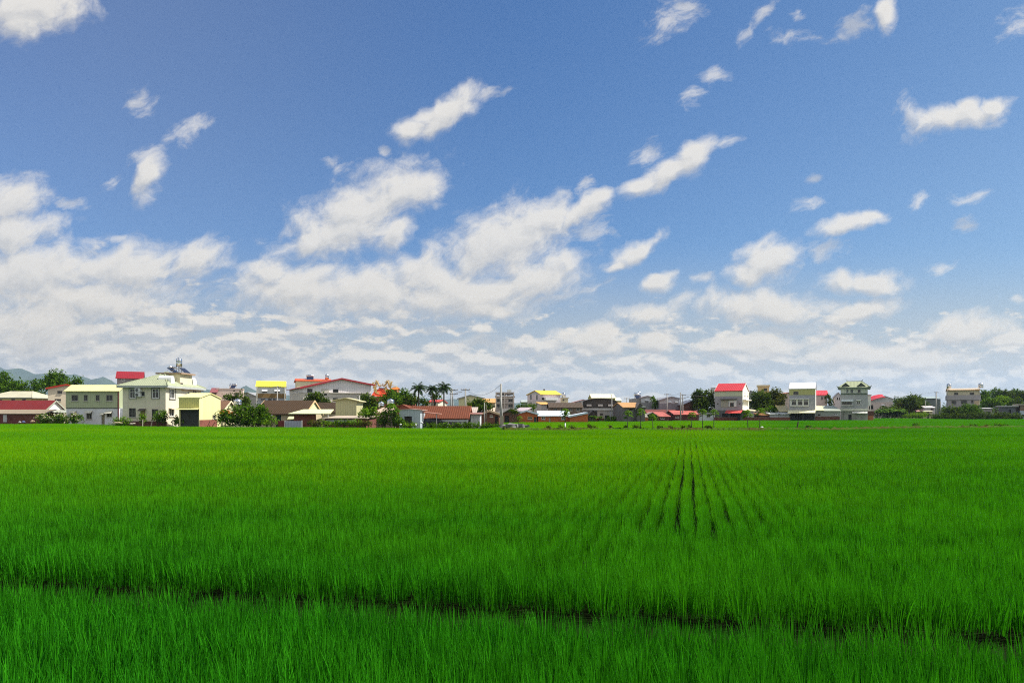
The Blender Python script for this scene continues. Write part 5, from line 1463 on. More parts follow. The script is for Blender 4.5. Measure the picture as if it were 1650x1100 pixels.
def rubble():
    rng = np.random.default_rng(21)
    for i in range(9):
        X = 690 + i * 30 + rng.normal(0, 6); D = 76.4 + rng.uniform(0, 1.2)
        m = MB(); L, w, h = rng.uniform(.35, .8), rng.uniform(.25, .5), rng.uniform(.12, .3)
        m.box(-L, L, -w, w, 0, h)
        for k_, v in enumerate(m.v): m.v[k_] = (v[0] + rng.normal(0, .07), v[1] + rng.normal(0, .06), v[2] + rng.normal(0, .04))
        o = m.build('stone_slab', plaster((.17, .165, .16), .4)); o.location = (wx(X, D), D, .48 + (.12 if i % 3 == 1 else 0)); o.rotation_euler = (rng.normal(0, .1), rng.normal(0, .12), rng.uniform(0, 3))
        tag(o, 'broken grey stone slab in the heap on the earth bank below the tallest pole', 'stone', 'broken slabs on the earth bank')
rubble()

# ---------------------------------------------------------------- zone at photo x 900
zone(900)
b = Bld('warehouse', 'dark brown warehouse with a low curved roof over a pale ledge', 'warehouse', 152, 288, 716, dep=14, group=LW)
for X in (342, 478, 600): b.win(X, X + 46, 684, 704, frame=paint((.25, .2, .18)), awn=(paint((.28, .25, .23)), .3, .8))
zE = b.Z(655); dk = sheet((.050, .036, .028), 'x', .5, .3)
b.storey(b.Z(728), zE, dk, name='upper_wall'); b.storey(0, b.Z(752), plaster((.36, .34, .31), .3)); b.storey(b.Z(751.5), b.Z(728.5), plaster((.56, .54, .5), .2), name='ledge', e=.35)
n = 14; pr = [(b.W * i / n, zE + (b.Z(614) - zE) * math.sin(math.pi * i / n) ** .8) for i in range(n + 1)]
m = MB()
for (ua, za), (ub, zb) in zip(pr, pr[1:]): m.slab([(ua, -.4, za + .12), (ub, -.4, zb + .12), (ub, 14.3, zb + .12), (ua, 14.3, za + .12)], .12)
m.build('roof', sheet((.06, .05, .045), 'y'), b.root)
m = MB(); m.poly(*[(u, 0, z) for u, z in pr]); m.poly(*[(u, 14, z) for u, z in reversed(pr)]); m.build('gable_wall', dk, b.root)
b.piece('corner_post', plaster((.45, .42, .4)), 270, 292, 640, 760, .003, .4)
b = Bld('shed', 'grey concrete shed below the dark curved roof warehouse', 'shed', 146, 470, 702, dep=4, group=LS)
b.door(560, 610, 815); b.win(500, 535, 790, 815, frame=DWIN); b.storey(0, b.Z(756), plaster((.32, .32, .30), .35)); b.flat(b.Z(756), plaster((.4, .39, .37)), .2, .15)
b.piece('metal_panel', sheet((.42, .44, .47), 'x', .3), 616, 700, 765, 850, .003, .06)
b = Bld('shed', 'dark low roofed shed left of the grey concrete shed', 'shed', 147, 372, 470, dep=5, group=LS)
b.storey(0, b.Z(800), plaster((.08, .07, .06))); b.gable_y(b.Z(800), b.Z(790), b.U(415), b.Z(755), sheet((.10, .10, .10), 'y'), plaster((.08, .07, .06)))
b = Bld('house', 'tall house with a pale cream roof rising behind the dark curved roof', 'house', 182, 398, 684, dep=8, group=LF)
b.storey(0, b.Z(607), plaster((.42, .40, .12))); b.gable_x(b.Z(607), b.Z(565, None, 3), sheet((.82, .80, .56), 'x', .4, .04), plaster((.42, .4, .12)), rf=.4, o=.25, oe=.1)
b = Bld('house', 'lower olive house with a pale cream roof step right of the dark curved roof', 'house', 184, 675, 756, dep=8, group=LF)
b.storey(0, b.Z(640), plaster((.48, .46, .26))); b.gable_x(b.Z(640), b.Z(605, None, 3), sheet((.82, .80, .56), 'x', .4, .04), plaster((.42, .4, .12)), rf=.4, o=.25, oe=.1)
b = Bld('house', 'far house with a dull pink roof left of the dark curved roof', 'house', 178, 200, 345, dep=8, group=LF)
b.storey(0, b.Z(660), plaster((.5, .44, .4))); b.gable_y(b.Z(655), b.Z(640), b.U(300), b.Z(628), sheet((.52, .26, .24), 'y'), plaster((.5, .44, .4)))
b = Bld('house', 'far pale grey gabled house with a concrete roof block and tanks', 'house', 176, 1002, 1142, dep=9, group=LF)
b.win(1046, 1082, 634, 656, frame=DWIN, awn=(paint((.75, .75, .75)), .1, .4))
b.storey(0, b.Z(662), plaster((.30, .29, .29), .3)); b.storey(b.Z(662) + .002, b.Z(602), plaster((.60, .60, .60), .15), name='upper_wall')
b.gable_y(b.Z(602), b.Z(600), b.U(1070), b.Z(585), sheet((.35, .3, .3), 'y'), plaster((.62, .62, .62), .1), fascia=paint((.3, .25, .25)))
m = MB(); m.box(b.U(905), -.02, 1, 7, 0, b.Z(612)); m.build('side_block', plaster((.34, .32, .30), .35), b.root)
m = MB(); m.box(b.U(780), b.U(905) - .01, 1.2, 6, 0, b.Z(660)); m.build('rear_block', plaster((.22, .2, .2), .35), b.root)
tank('tall thin steel tank on the concrete block of the pale grey gabled house', wx(972, 181), 181, b.Z(612), .42, 1.2, .7, 'stainless water tanks')
flat_tank('solar heater on the concrete block of the pale grey gabled house', wx(938, 181), 180, b.Z(612), .4, 1.6, .2, 'roof solar heaters')
b = Bld('house', 'low dark grey house with a fawn orange roof right of the dark warehouse', 'house', 138, 785, 986, dep=6, rot=-12, group=LF)
b.win(845, 900, 730, 755, frame=DWIN); b.storey(0, b.Z(718), plaster((.16, .15, .15), .4)); b.gable_x(b.Z(718), b.Z(666, None, 3), sheet((.50, .27, .10), 'x'), plaster((.16, .15, .15)))
b = Bld('house', 'dark gable end right against the fawn orange roof', 'house', 137, 950, 1042, dep=6, group=LF)
b.storey(0, b.Z(722), plaster((.13, .12, .12), .4)); b.gable_y(b.Z(715), b.Z(722), b.U(978), b.Z(670), sheet((.2, .17, .15), 'y'), plaster((.14, .13, .13)))
b.piece('white_awning', paint((.7, .7, .7)), 1000, 1042, 705, 716, .003, .5)
b = Bld('warehouse', 'grey gabled warehouse with two white hooded windows between the poles', 'warehouse', 168, 1218, 1460, dep=14, group=LW)
for X in (1324, 1404): b.win(X, X + 28, 650, 664, frame=DWIN, awn=(paint((.78, .78, .78)), .12, .5))
zL = b.Z(632); b.storey(0, b.Z(672), plaster((.26, .25, .27), .3)); b.storey(b.Z(672) + .002, b.Z(632), sheet((.52, .52, .53), 'x', .5, .1), name='upper_wall')
b.gable_y(zL, b.Z(614), b.U(1360), b.Z(592), sheet((.3, .3, .32), 'y'), sheet((.54, .54, .55), 'x', .5, .1), fascia=paint((.3, .3, .32)), base=zL - .001)
b = Bld('house', 'dark brick house with a slate grey slope behind the twin poles', 'house', 163, 1508, 1640, dep=8, group=LF)
b.storey(0, b.Z(690), brick((.14, .06, .045))); b.gable_y(b.Z(685), b.Z(632, b.W), b.W, b.Z(632, b.W), sheet((.13, .13, .15), 'y'), brick((.14, .06, .045)), base=b.Z(690) - .001)
b = Bld('house', 'very long low house with a red brown roof behind the salmon roofs', 'house', 162, 1042, 1700, dep=8, group=LF)
b.storey(0, b.Z(806), brick((.16, .045, .035))); b.gable_x(b.Z(800), b.Z(750, None, 4), tiles((.15, .035, .028)), brick((.16, .045, .035)))
b.piece('ridge_strip', plaster((.5, .42, .36)), 1042, 1400, 742, 749, -4.1, -3.8)
b = Bld('house', 'low brick house with a salmon roof left of the larger salmon roof', 'house', 153, 1150, 1330, dep=7, rot=-14, group=LF)
b.win(1230, 1275, 838, 862, frame=paint((.6, .6, .62))); b.storey(0, b.Z(830), brick((.10, .035, .028))); b.gable_x(b.Z(826), b.Z(780, None, 3.5), sheet((.46, .12, .085), 'x'), plaster((.14, .13, .11)), o=.5)
b = Bld('shed', 'dark gable at the left of the small salmon roof', 'shed', 152, 1062, 1178, dep=6, group=LS)
b.storey(0, b.Z(815), plaster((.05, .055, .04))); b.gable_y(b.Z(815), b.Z(815), b.U(1132), b.Z(782), sheet((.35, .28, .22), 'y'), plaster((.05, .055, .04)))  # wall and gable in one near-black plaster
b = Bld('shed', 'grey beige low roof under the papayas right of the dark warehouse', 'shed', 146, 850, 1062, dep=6, group=LS)
b.storey(0, b.Z(838), brick((.12, .05, .04))); b.mono(b.Z(835), b.Z(765, None, 6), sheet((.36, .32, .25), 'x'), wall=brick((.12, .05, .04)))
b = Bld('house', 'low dark red house with the largest salmon pink roof', 'house', 156, 1400, 1690, dep=7, rot=-5, group=LF)
b.win(1410, 1450, 828, 845, frame=paint((.66, .64, .62))); b.storey(0, b.Z(812), brick((.12, .03, .025))); b.gable_x(b.Z(806), b.Z(764, None, 3.5), sheet((.50, .12, .085), 'x'), brick((.14, .03, .025)))
for X0_, X1_, Y0_, c_, lab in ((945, 1000, 836, (.50, .20, .08), 'small orange brick hut under the papaya trees'), (455, 545, 855, (.42, .13, .05), 'low orange brick hut below the dark curved roof')):
    b = Bld('hut', lab, 'hut', 143.5, X0_, X1_, dep=3); b.storey(0, b.Z(Y0_), brick(c_)); b.flat(b.Z(Y0_), plaster((.4, .22, .14)), .1, .1)
    b.piece('hatch', DARK, X0_ + 18, X0_ + 34, Y0_ + 14, Y0_ + 40, .003, .04)
root = thing('garden_wall', 'short orange brick wall right of the orange brick hut', 'wall', (wx(1040, 144.5), 144.5, 0)); L2 = .75
MB().box(-L2, L2, 0, .2, 0, wz(848, 144.5)).build('wall', brick((.50, .14, .05)), root); MB().box(-L2 - .04, L2 + .04, -.04, .24, wz(848, 144.5) + .002, wz(846, 144.5) + .05).build('coping', plaster((.4, .24, .16)), root)
banana('banana_plant', 'banana clump below the left end of the dark warehouse', 143, 420, 770, 880, 50, 4, 'banana plants')
banana('banana_plant', 'pale ragged banana clump right of the first one', 142.6, 500, 790, 880, 50, 4, 'banana plants', 3)
for lab, D, bl, kd in (('low bright bush at the foot of the thin pole', 142.5, [(640, 862, 55, 24), (590, 865, 40, 18)], 'light'), ('dark upright bush right of the grey concrete shed', 144, [(730, 780, 40, 45), (740, 830, 45, 45)], 'dark'), ('bush before the dark gable', 150, [(1140, 840, 55, 35)], 'mid')):
    plant('shrub', lab, 'bush', D, bl, kd, .26, 1, None, 'bushes behind the far paddy')
plant('tree', 'narrow tree left of the grey gabled warehouse', 'tree', 170, [(1165, 660, 35, 40), (1180, 700, 45, 45), (1140, 610, 22, 25)], 'mid', .36, 1.1, (1165, .2), 'trees behind the houses')
pole('j', 'thin lamp pole before the dark curved roof warehouse', 143, 642, 565, .12, 0, lamp=False)
pole('k', 'thin pole before the grey gabled warehouse', 160, 1308, 552, .13, 1)
pole('l', 'taller left pole of the twin poles right of the grey warehouse', 155, 1472, 538, .17, 0)
pole('m', 'shorter right pole of the twin poles with cross arms', 157, 1497, 560, .16, 2, lamp=True)
pole('n', 'far thin pole with a wide cross arm above the fawn orange roof', 182, 822, 602, .12, 1)
papaya('papaya before the grey beige low roof, first right of the dark warehouse', 75.2, 830, 800, 78, group='papaya trees')
papaya('taller papaya left of the small salmon roof', 75.4, 992, 775, 76, group='papaya trees')
papaya('papaya in front of the dark gable, on the earth bank', 75.3, 1140, 835, 60, group='papaya trees', n=11)

# ---------------------------------------------------------------- zone at photo x 1080
zone(1080)
plant('tree', 'large dark tree just left of the scarlet roofed house', 'tree', 162, [(390, 600, 120, 75), (320, 620, 70, 90), (440, 580, 70, 70), (400, 690, 140, 70), (480, 640, 50, 80), (340, 545, 50, 40)], 'dark', .38, 1.25, (390, .3), 'trees behind the houses')
palm('lone small palm crown in the large dark tree beside the scarlet roof', 161, 330, 548, 62, 'coconut palms')
b = Bld('house', 'narrow pale house behind the large dark tree and scarlet roof', 'house', 190, 486, 560, dep=8, rot=20, group=LF)
b.win(496, 520, 555, 575, frame=DWIN); b.storey(0, b.Z(515), plaster((.55, .53, .52))); b.flat(b.Z(515), plaster((.5, .48, .46)), .1, .2, par=.6)

b = Bld('house', 'three storey grey house with a scarlet roof and sunlit white side', 'house', 158, 540, 868, X2=946, rot=29, group=LF)
wfr = paint((.2, .17, .15))
b.win(645, 756, 543, 587, frame=wfr, mull=3); b.win(722, 768, 664, 710, frame=wfr, mull=1); b.win(826, 848, 665, 684, frame=wfr, sill=False); b.win(562, 582, 668, 686, frame=wfr, sill=False)
b.swin(890, 904, 545, 580, frame=wfr); b.swin(924, 938, 548, 582, frame=wfr); b.swin(890, 904, 655, 700, frame=wfr); b.swin(924, 938, 652, 694, frame=wfr)
b.door(625, 700, 792, DARK, name='doorway'); b.door(720, 845, 792, DARK, name='doorway')
zE, zM, zG = b.Z(518), b.Z(585), b.Z(752)
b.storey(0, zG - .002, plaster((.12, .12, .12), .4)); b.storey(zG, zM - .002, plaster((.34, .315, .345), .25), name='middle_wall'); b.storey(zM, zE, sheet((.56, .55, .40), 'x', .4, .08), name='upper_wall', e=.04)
MB().box(b.W + .045, b.W + .06, .05, b.dep - .05, zG + .1, zE - .02).build('side_cladding', plaster((.78, .76, .66), .08), b.root)
zR = b.Z(436, None, 4)
b.gable_x(zE, zR, sheet((.50, .026, .03), 'x', .4, .05), plaster((.78, .76, .66), .08), o=.3, oe=.1, fascia=paint((.72, .66, .6)))
b.piece('canopy', plaster((.17, .16, .17)), 605, 800, 612, 626, .003, .9)
b.piece('balcony', plaster((.42, .38, .32)), 612, 698, 632, 716, .003, .12); b.piece('bay_wall', plaster((.66, .66, .66), .1), 705, 722, 632, 712, .003, .25); b.piece('bay_wall', plaster((.66, .66, .66), .1), 769, 800, 632, 712, .003, .25)
b.piece('bay_wall', plaster((.66, .66, .66), .1), 722.5, 768.5, 632, 662, .003, .25)
b.canopy('awning', sheet((.66, .07, .06), 'x', .3), 680, 872, 752, 786, 2.2)
m = MB(); m.box(b.W + .07, b.W + .75, .4, b.dep - .6, b.Z(636, b.W, 3), b.Z(626, b.W, 3)); m.build('side_ledge', plaster((.70, .66, .58), .1), b.root)
m = MB(); m.slab([(b.W + .07, 0, b.Z(752, b.W)), (b.W + 2.6, 0, b.Z(762, b.W)), (b.W + 2.6, b.dep, b.Z(755, b.W)), (b.W + .07, b.dep, b.Z(738, b.W))], .1); m.build('side_roof', sheet((.66, .54, .36), 'y'), b.root)
tankish = MB().box(b.U(585), b.U(618), 1.2, 2.2, b.Z(508), b.Z(494)).build('skylight', paint((.72, .70, .68)), b.root)

b = Bld('house', 'small flat topped ochre tower house behind the bushy tree', 'house', 195, 1052, 1192, dep=6, rot=20, group=LF)
b.win(1125, 1166, 490, 520, frame=DWIN); b.storey(0, b.Z(464), plaster((.62, .46, .22), .12)); b.flat(b.Z(464), plaster((.74, .62, .38), .1), .25, .35)
b = Bld('house', 'pinkish house with a dull orange roof edge behind the bushy tree', 'house', 188, 1300, 1436, dep=8, rot=10, group=LF)
b.win(1392, 1412, 590, 610, frame=DWIN); b.storey(0, b.Z(590), plaster((.58, .46, .40))); b.gable_y(b.Z(575), b.Z(545), b.W * .97, b.Z(541), sheet((.55, .22, .14), 'y'), plaster((.58, .46, .40)), base=b.Z(590) - .001)
b = Bld('warehouse', 'grey sliver of a warehouse right beside the scarlet roofed house', 'warehouse', 185, 940, 1052, dep=8, rot=18, group=LW)
b.storey(0, b.Z(545), plaster((.36, .37, .36))); b.gable_y(b.Z(530), b.Z(545), b.W * .2, b.Z(520), sheet((.3, .3, .3), 'y'), plaster((.36, .37, .36)))
for lab, D, bl, kd in (('large bushy tree between the scarlet and the white roofed houses', 166, [(1080, 590, 110, 70), (1020, 630, 70, 80), (1130, 620, 90, 80), (1080, 690, 130, 70), (1180, 680, 80, 60)], 'dark'),
                       ('feathery tree right of the large bushy one', 168, [(1250, 550, 70, 60), (1220, 600, 80, 70), (1290, 600, 70, 70), (1260, 660, 100, 60)], 'olive'),
                       ('yellow tinged tree beside the white roofed house', 170, [(1340, 570, 45, 40), (1350, 620, 40, 60), (1340, 670, 50, 40)], 'olive'),
                       ('low bright tree below the large bushy one', 161, [(1180, 745, 60, 25), (1230, 740, 50, 25)], 'mid')):
    plant('tree', lab, 'tree', D, bl, kd, .36, 1.2, (bl[0][0], .26), 'trees behind the houses')
root = thing('garden_wall', 'long low dark brick wall behind the far paddy, below the scarlet roof', 'wall', (wx(985, 155.8), 155.8, 0)); L2 = (wx(1440, 155.8) - wx(520, 155.8)) / 2
MB().box(-L2, L2, 0, .2, 0, wz(842, 155.8)).build('wall', brick((.17, .05, .03)), root); MB().box(-L2 - .04, L2 + .04, -.05, .25, wz(842, 155.8) + .002, wz(838, 155.8) + .02).build('coping', plaster((.22, .14, .1)), root)
b = Bld('shed', 'low whitewashed shed before the large dark tree', 'shed', 157, 296, 525, dep=4, group=LS)
b.win(440, 480, 805, 835, frame=DWIN); b.storey(0, b.Z(795), plaster((.60, .62, .62), .2)); b.mono(b.Z(795), b.Z(785, None, 4), sheet((.4, .38, .36), 'x'), wall=plaster((.6, .62, .62)))
for X0_, X1_, lab in ((1200, 1306, 'left one of two small grey green sheds before the white roofed house'), (1312, 1436, 'right one of two small grey green sheds before the white roofed house')):
    b = Bld('shed', lab, 'shed', 158, X0_, X1_, dep=3.5, group=LS); b.storey(0, b.Z(800), sheet((.42, .46, .44), 'x', .3)); b.mono(b.Z(800), b.Z(776, None, 3.5), sheet((.56, .58, .56), 'x', .3), wall=sheet((.42, .46, .44), 'x', .3))
b = Bld('shed', 'small shed with a brown roof behind the tallest papaya pair', 'shed', 158.5, 1085, 1196, dep=4, group=LS)
b.storey(0, b.Z(815), brick((.14, .06, .04))); b.mono(b.Z(813), b.Z(795, None, 4), sheet((.45, .22, .08), 'x'), wall=brick((.14, .06, .04)))
b = Bld('shed', 'shed with a patched pale yellow roof left of the white roofed house', 'shed', 160.5, 1322, 1432, dep=5, rot=12, group=LS)
b.storey(0, b.Z(765), plaster((.34, .32, .26))); b.mono(b.Z(762), b.Z(702, None, 5), sheet((.66, .56, .28), 'x', .5, .6), wall=plaster((.34, .32, .26)))
for X, Yc, r, lab in ((255, 812, 66, 'papaya nearest the low dark red house'), (388, 775, 66, 'papaya before the low whitewashed shed'), (526, 785, 74, 'papaya before the left corner of the scarlet roofed house'), (940, 800, 84, 'broad papaya below the white side of the scarlet roofed house'), (1076, 765, 74, 'slender papaya left of the brown roofed shed')):
    papaya(lab, 75.4, X, Yc, r, group='papaya trees')
o = MB().tube([(0, 0, -.1), (.22, 0, 1.0)], .07, 7).build('leaning_post', soil('timber', (0.12, 0.10, 0.08), (0.07, 0.06, 0.05), 2.0)); o.location = (wx(1520, 76), 76, .2); tag(o, 'dark leaning post on the earth bank before the white roofed house', 'post')
sack('white bag on the earth bank right of the slender papaya', 75.6, 1105, 960, 34, 16, (.78, .78, .76), 'rubbish_bag', 'bag')

# ---------------------------------------------------------------- zone at photo x 1260
zone(1260)
b = Bld('house', 'three storey house with a shining white roof and olive top floor', 'house', 159, 88, 400, dep=9, rot=25, group=LF)
b.win(138, 199, 528, 567, frame=wfr); aw = None
for X in (119, 193, 265): b.win(X, X + 51, 651, 690, frame=wfr)
b.win(350, 378, 652, 668, frame=paint((.6, .6, .6)), sill=False)
b.door(110, 240, 800, DARK, name='doorway'); b.door(262, 385, 800, DARK, name='doorway')
zE, zM, zG = b.Z(494), b.Z(570), b.Z(768)
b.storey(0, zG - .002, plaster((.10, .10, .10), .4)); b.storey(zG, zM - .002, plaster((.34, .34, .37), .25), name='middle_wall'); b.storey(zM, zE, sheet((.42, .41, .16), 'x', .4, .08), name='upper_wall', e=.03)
b.gable_x(zE, b.Z(425, None, 4.5), sheet((.86, .86, .86), 'x', .4, .02), plaster((.6, .6, .5)), o=.2, oe=.1, fascia=paint((.16, .10, .06)))
b.piece('awning', plaster((.62, .62, .60), .1), 92, 330, 612, 622, .003, .6)
for X0_, X1_ in ((95, 118), (171, 192), (245, 264), (317, 328)): b.piece('bay_pier', plaster((.62, .62, .58), .1), X0_, X1_, 624, 702, .003, .14)
b.piece('bay_sill', plaster((.56, .56, .5), .1), 95, 328, 695, 707, .003, .3)
b.canopy('porch_roof', sheet((.76, .72, .46), 'x', .35), 76, 405, 752, 784, 2.8)
m = MB(); m.box(b.W + .035, b.W + .055, .1, b.dep - .1, zG, zE - .05); m.build('side_cladding', plaster((.70, .68, .66), .1), b.root)
b = Bld('house', 'pink house with a bright red roof behind the white roofed house', 'house', 190, 412, 545, dep=9, rot=21, group=LF)
b.win(474, 490, 592, 622, frame=DWIN); b.win(510, 535, 590, 615, frame=DWIN); b.storey(0, b.Z(572), plaster((.62, .48, .45), .12)); b.gable_x(b.Z(572), b.Z(519, None, 4.5), sheet((.58, .03, .04), 'x', .4, .05), plaster((.62, .48, .45)), o=.25)
b = Bld('house', 'small far white gable left of the jade roofed house', 'house', 192, 634, 720, dep=8, rot=22, group=LF)
b.win(662, 674, 600, 628, frame=DWIN); b.win(688, 698, 600, 628, frame=DWIN); b.storey(0, b.Z(590), plaster((.60, .56, .58), .12)); b.gable_y(b.Z(588), b.Z(588), b.U(680), b.Z(542), sheet((.35, .34, .36), 'y'), plaster((.60, .56, .58), .1), o=.25)
plant('tree', 'thin tree left of the small far white gable', 'tree', 188, [(575, 610, 25, 28), (590, 650, 40, 45), (560, 585, 15, 18)], 'dark', .36, 1.1, (580, .2), 'trees behind the houses')

b = Bld('house', 'three storey house with an upturned jade green tiled roof', 'house', 162, 706, 1034, dep=9, rot=27, group=LF)
b.win(776, 802, 502, 542, frame=paint((.3, .36, .36))); b.win(824, 858, 502, 542, frame=paint((.3, .36, .36))); b.win(912, 948, 502, 542, frame=paint((.25, .25, .25)))
b.win(725, 780, 652, 687, frame=wfr); b.win(784, 841, 652, 687, frame=wfr); b.win(902, 944, 640, 686, frame=paint((.72, .72, .7)))
b.door(800, 840, 806, DARK)
zE, zM, zG = b.Z(478), b.Z(560), b.Z(738)
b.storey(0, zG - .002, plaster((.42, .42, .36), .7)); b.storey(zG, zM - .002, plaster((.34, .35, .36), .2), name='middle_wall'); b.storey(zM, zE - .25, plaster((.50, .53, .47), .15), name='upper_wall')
b.piece('band', paint((.05, .09, .05)), 706, 1034, 551, 562, .003, .2)
zR = b.Z(406, None, 4.5); jade = tiles((.30, .33, .19))
b.hip(zE, zR, b.W * .25, b.W * .78, jade, o=.6, th=.3, trim=paint((.10, .14, .10)))
for x, y, sx in ((-.6, -.6, -1), (b.W + .6, -.6, 1)):
    MB().tube([(x - sx * .6, y + .3, zE + .1), (x, y, zE + .12), (x + sx * .25, y - .05, zE + .4)], [.1, .11, .04], 7).build('eave_tip', paint((.10, .14, .10)), b.root)
for u in (b.W * .25, b.W * .78):
    MB().tube([(u, 4.5, zR), (u + (.25 if u > 2 else -.25), 4.5, zR + .4)], [.12, .04], 7).build('ridge_tip', paint((.10, .14, .10)), b.root)
for X in (768, 955):
    u = b.U(X, .6); r_ = .95; z0 = zE + .25
    m = MB()
    m.slab([(u - r_, -.1, z0), (u, -.1, z0 + .85), (u, 3.0, z0 + .85), (u - r_, 3.0, z0)], .12); m.slab([(u, -.1, z0 + .85), (u + r_, -.1, z0), (u + r_, 3.0, z0), (u, 3.0, z0 + .85)], .12)
    dm = m.build('dormer_roof', paint((.09, .12, .09)), b.root)
    m = MB(); m.poly((u - r_ + .1, .05, z0 - .2), (u + r_ - .1, .05, z0 - .2), (u, .05, z0 + .7)); m.build('dormer_front', paint((.08, .09, .08)), dm)
b.canopy('awning', sheet((.60, .66, .64), 'x', .3), 716, 862, 622, 646, .9); b.piece('bay_sill', plaster((.5, .5, .48)), 716, 862, 690, 702, .003, .35)
b.piece('window_hood', plaster((.7, .7, .68), .1), 896, 950, 628, 638, .003, .35)
b.piece('ledge', plaster((.55, .56, .45)), 700, 1034, 736, 762, .003, .5)
b.canopy('awning', sheet((.74, .74, .68), 'x', .3), 846, 1030, 764, 786, 1.6)
m = MB(); m.box(b.W + .003, b.W + .5, 1.5, 6.5, b.Z(700, b.W, 2), b.Z(630, b.W, 2)); m.build('side_bay', plaster((.72, .72, .68), .1), b.root)
b = Bld('shed', 'long low shed with a grey green and pale yellow roof between white and jade houses', 'shed', 159, 402, 700, dep=6, rot=12, group=LS)
b.win(625, 668, 793, 814, frame=paint((.7, .7, .7))); b.win(432, 462, 800, 822, frame=DWIN); b.storey(0, b.Z(765), sheet((.30, .33, .29), 'x', .4)); b.mono(b.Z(762), b.Z(708, None, 6), sheet((.34, .37, .29), 'x', .4), wall=sheet((.3, .33, .29), 'x', .4))
m = MB(); ua, ub, uc, ud = b.U(400), b.U(505), b.U(550), b.U(440); z1, z0 = b.Z(712, None, 5.6) + .16, b.Z(760) + .16
m.slab([(ua, -.45, z0 - .03), (ub, -.45, z0 - .03), (uc, 5.6, z1 + .02), (ud, 5.6, z1 + .02)], .05); m.build('roof_patch', sheet((.74, .68, .36), 'x', .4, .1), b.root)
root = thing('garden_wall', 'low dark brick wall before the shed between white and jade houses', 'wall', (wx(545, 157.2), 157.2, 0)); L2 = (wx(700, 157.2) - wx(398, 157.2)) / 2
MB().box(-L2, L2, 0, .2, 0, wz(832, 157.2)).build('wall', brick((.15, .05, .03)), root); MB().box(-L2 - .04, L2 + .04, -.05, .25, wz(832, 157.2) + .002, wz(828, 157.2) + .02).build('coping', plaster((.22, .14, .1)), root)
b = Bld('hut', 'small orange brick kiosk with a dark brick top beside the jade roofed house', 'hut', 160.5, 1018, 1103, dep=3, rot=22)
b.storey(0, b.Z(815), brick((.55, .20, .07))); b.storey(b.Z(815) + .002, b.Z(768), brick((.13, .05, .035)), name='upper_wall', e=.12); b.flat(b.Z(768), plaster((.18, .1, .08)), .2, .12)
b = Bld('house', 'pale gabled house with a red curved roof side right of the jade roof', 'house', 224, 1066, 1336, dep=9, rot=14, group=LF)
for X in (1196, 1246): b.win(X, X + 28, 645, 660, frame=DWIN, awn=(paint((.8, .8, .8)), .12, .5))
b.win(1072, 1100, 690, 740, frame=DWIN); b.win(1200, 1230, 690, 712, frame=DWIN, awn=(paint((.8, .8, .8)), .12, .5))
zL = b.Z(624, 0); b.storey(0, b.Z(655), plaster((.60, .50, .46), .15)); b.storey(b.Z(655) + .002, b.Z(632), plaster((.50, .50, .50), .15), name='upper_wall')
zA = b.Z(584, b.U(1238)); b.gable_y(b.Z(630, 0), b.Z(617, b.W), b.U(1238), zA, sheet((.35, .35, .35), 'y'), plaster((.52, .52, .52), .12), base=b.Z(632) - .001)
n = 8; u1 = b.U(1238); zl = b.Z(626, 0)
pr = [(u1 * i / n, zl + (zA - zl) * (math.sin(math.pi / 2 * i / n) ** .9) + .16) for i in range(n + 1)]; m = MB()
for (ua, za), (ub, zb) in zip(pr, pr[1:]): m.slab([(ua, -.75, za - .5), (ub, -.75, zb - .5), (ub, 3, zb + .55), (ua, 3, za + .55)], .08)
m.build('red_roof_side', sheet((.58, .03, .04), 'x', .4, .05), b.root)
b = Bld('house', 'sunlit white sliver of a house right behind the jade roof', 'house', 185, 1040, 1072, dep=8, rot=20, group=LF)
b.win(1050, 1062, 700, 740, frame=DWIN); b.storey(0, b.Z(575), plaster((.75, .68, .6), .1)); b.flat(b.Z(575), plaster((.5, .3, .25)), .15, .2)
for i, (X, Yt, r, lab) in enumerate(((1180, 700, 70, 'leftmost of the big banana clumps right of the kiosk'), (1270, 685, 80, 'second of the big banana clumps right of the kiosk'), (1360, 690, 80, 'third of the big banana clumps right of the kiosk'), (1430, 715, 70, 'rightmost of the big banana clumps right of the kiosk'))):
    banana('banana_plant', lab, 211 + i % 2 * 2, X, Yt, 845, r, 7, 'big banana clumps', i)
plant('shrub', 'dark undergrowth around the big banana clumps', 'bush', 215, [(1170, 800, 50, 45), (1240, 770, 70, 70), (1330, 770, 80, 75), (1420, 790, 80, 60)], 'dark', .34, 1.0, None)
banana('banana_plant', 'lone low banana plant in the paddy before the jade roofed house', 78, 320, 890, 965, 40, 3, 'banana plants')
for lab, D, bl in (('dark rounded tree right of the pale gabled house', 236, [(1400, 640, 55, 40), (1380, 670, 60, 40)]),
                   ('wide dark tree, second right of the pale gabled house', 226, [(1540, 610, 60, 40), (1490, 650, 70, 55), (1580, 660, 80, 55), (1540, 700, 120, 60)])):
    plant('tree', lab, 'tree', D, bl, 'dark', .42, 1.2, (bl[0][0], .26), 'trees behind the houses')

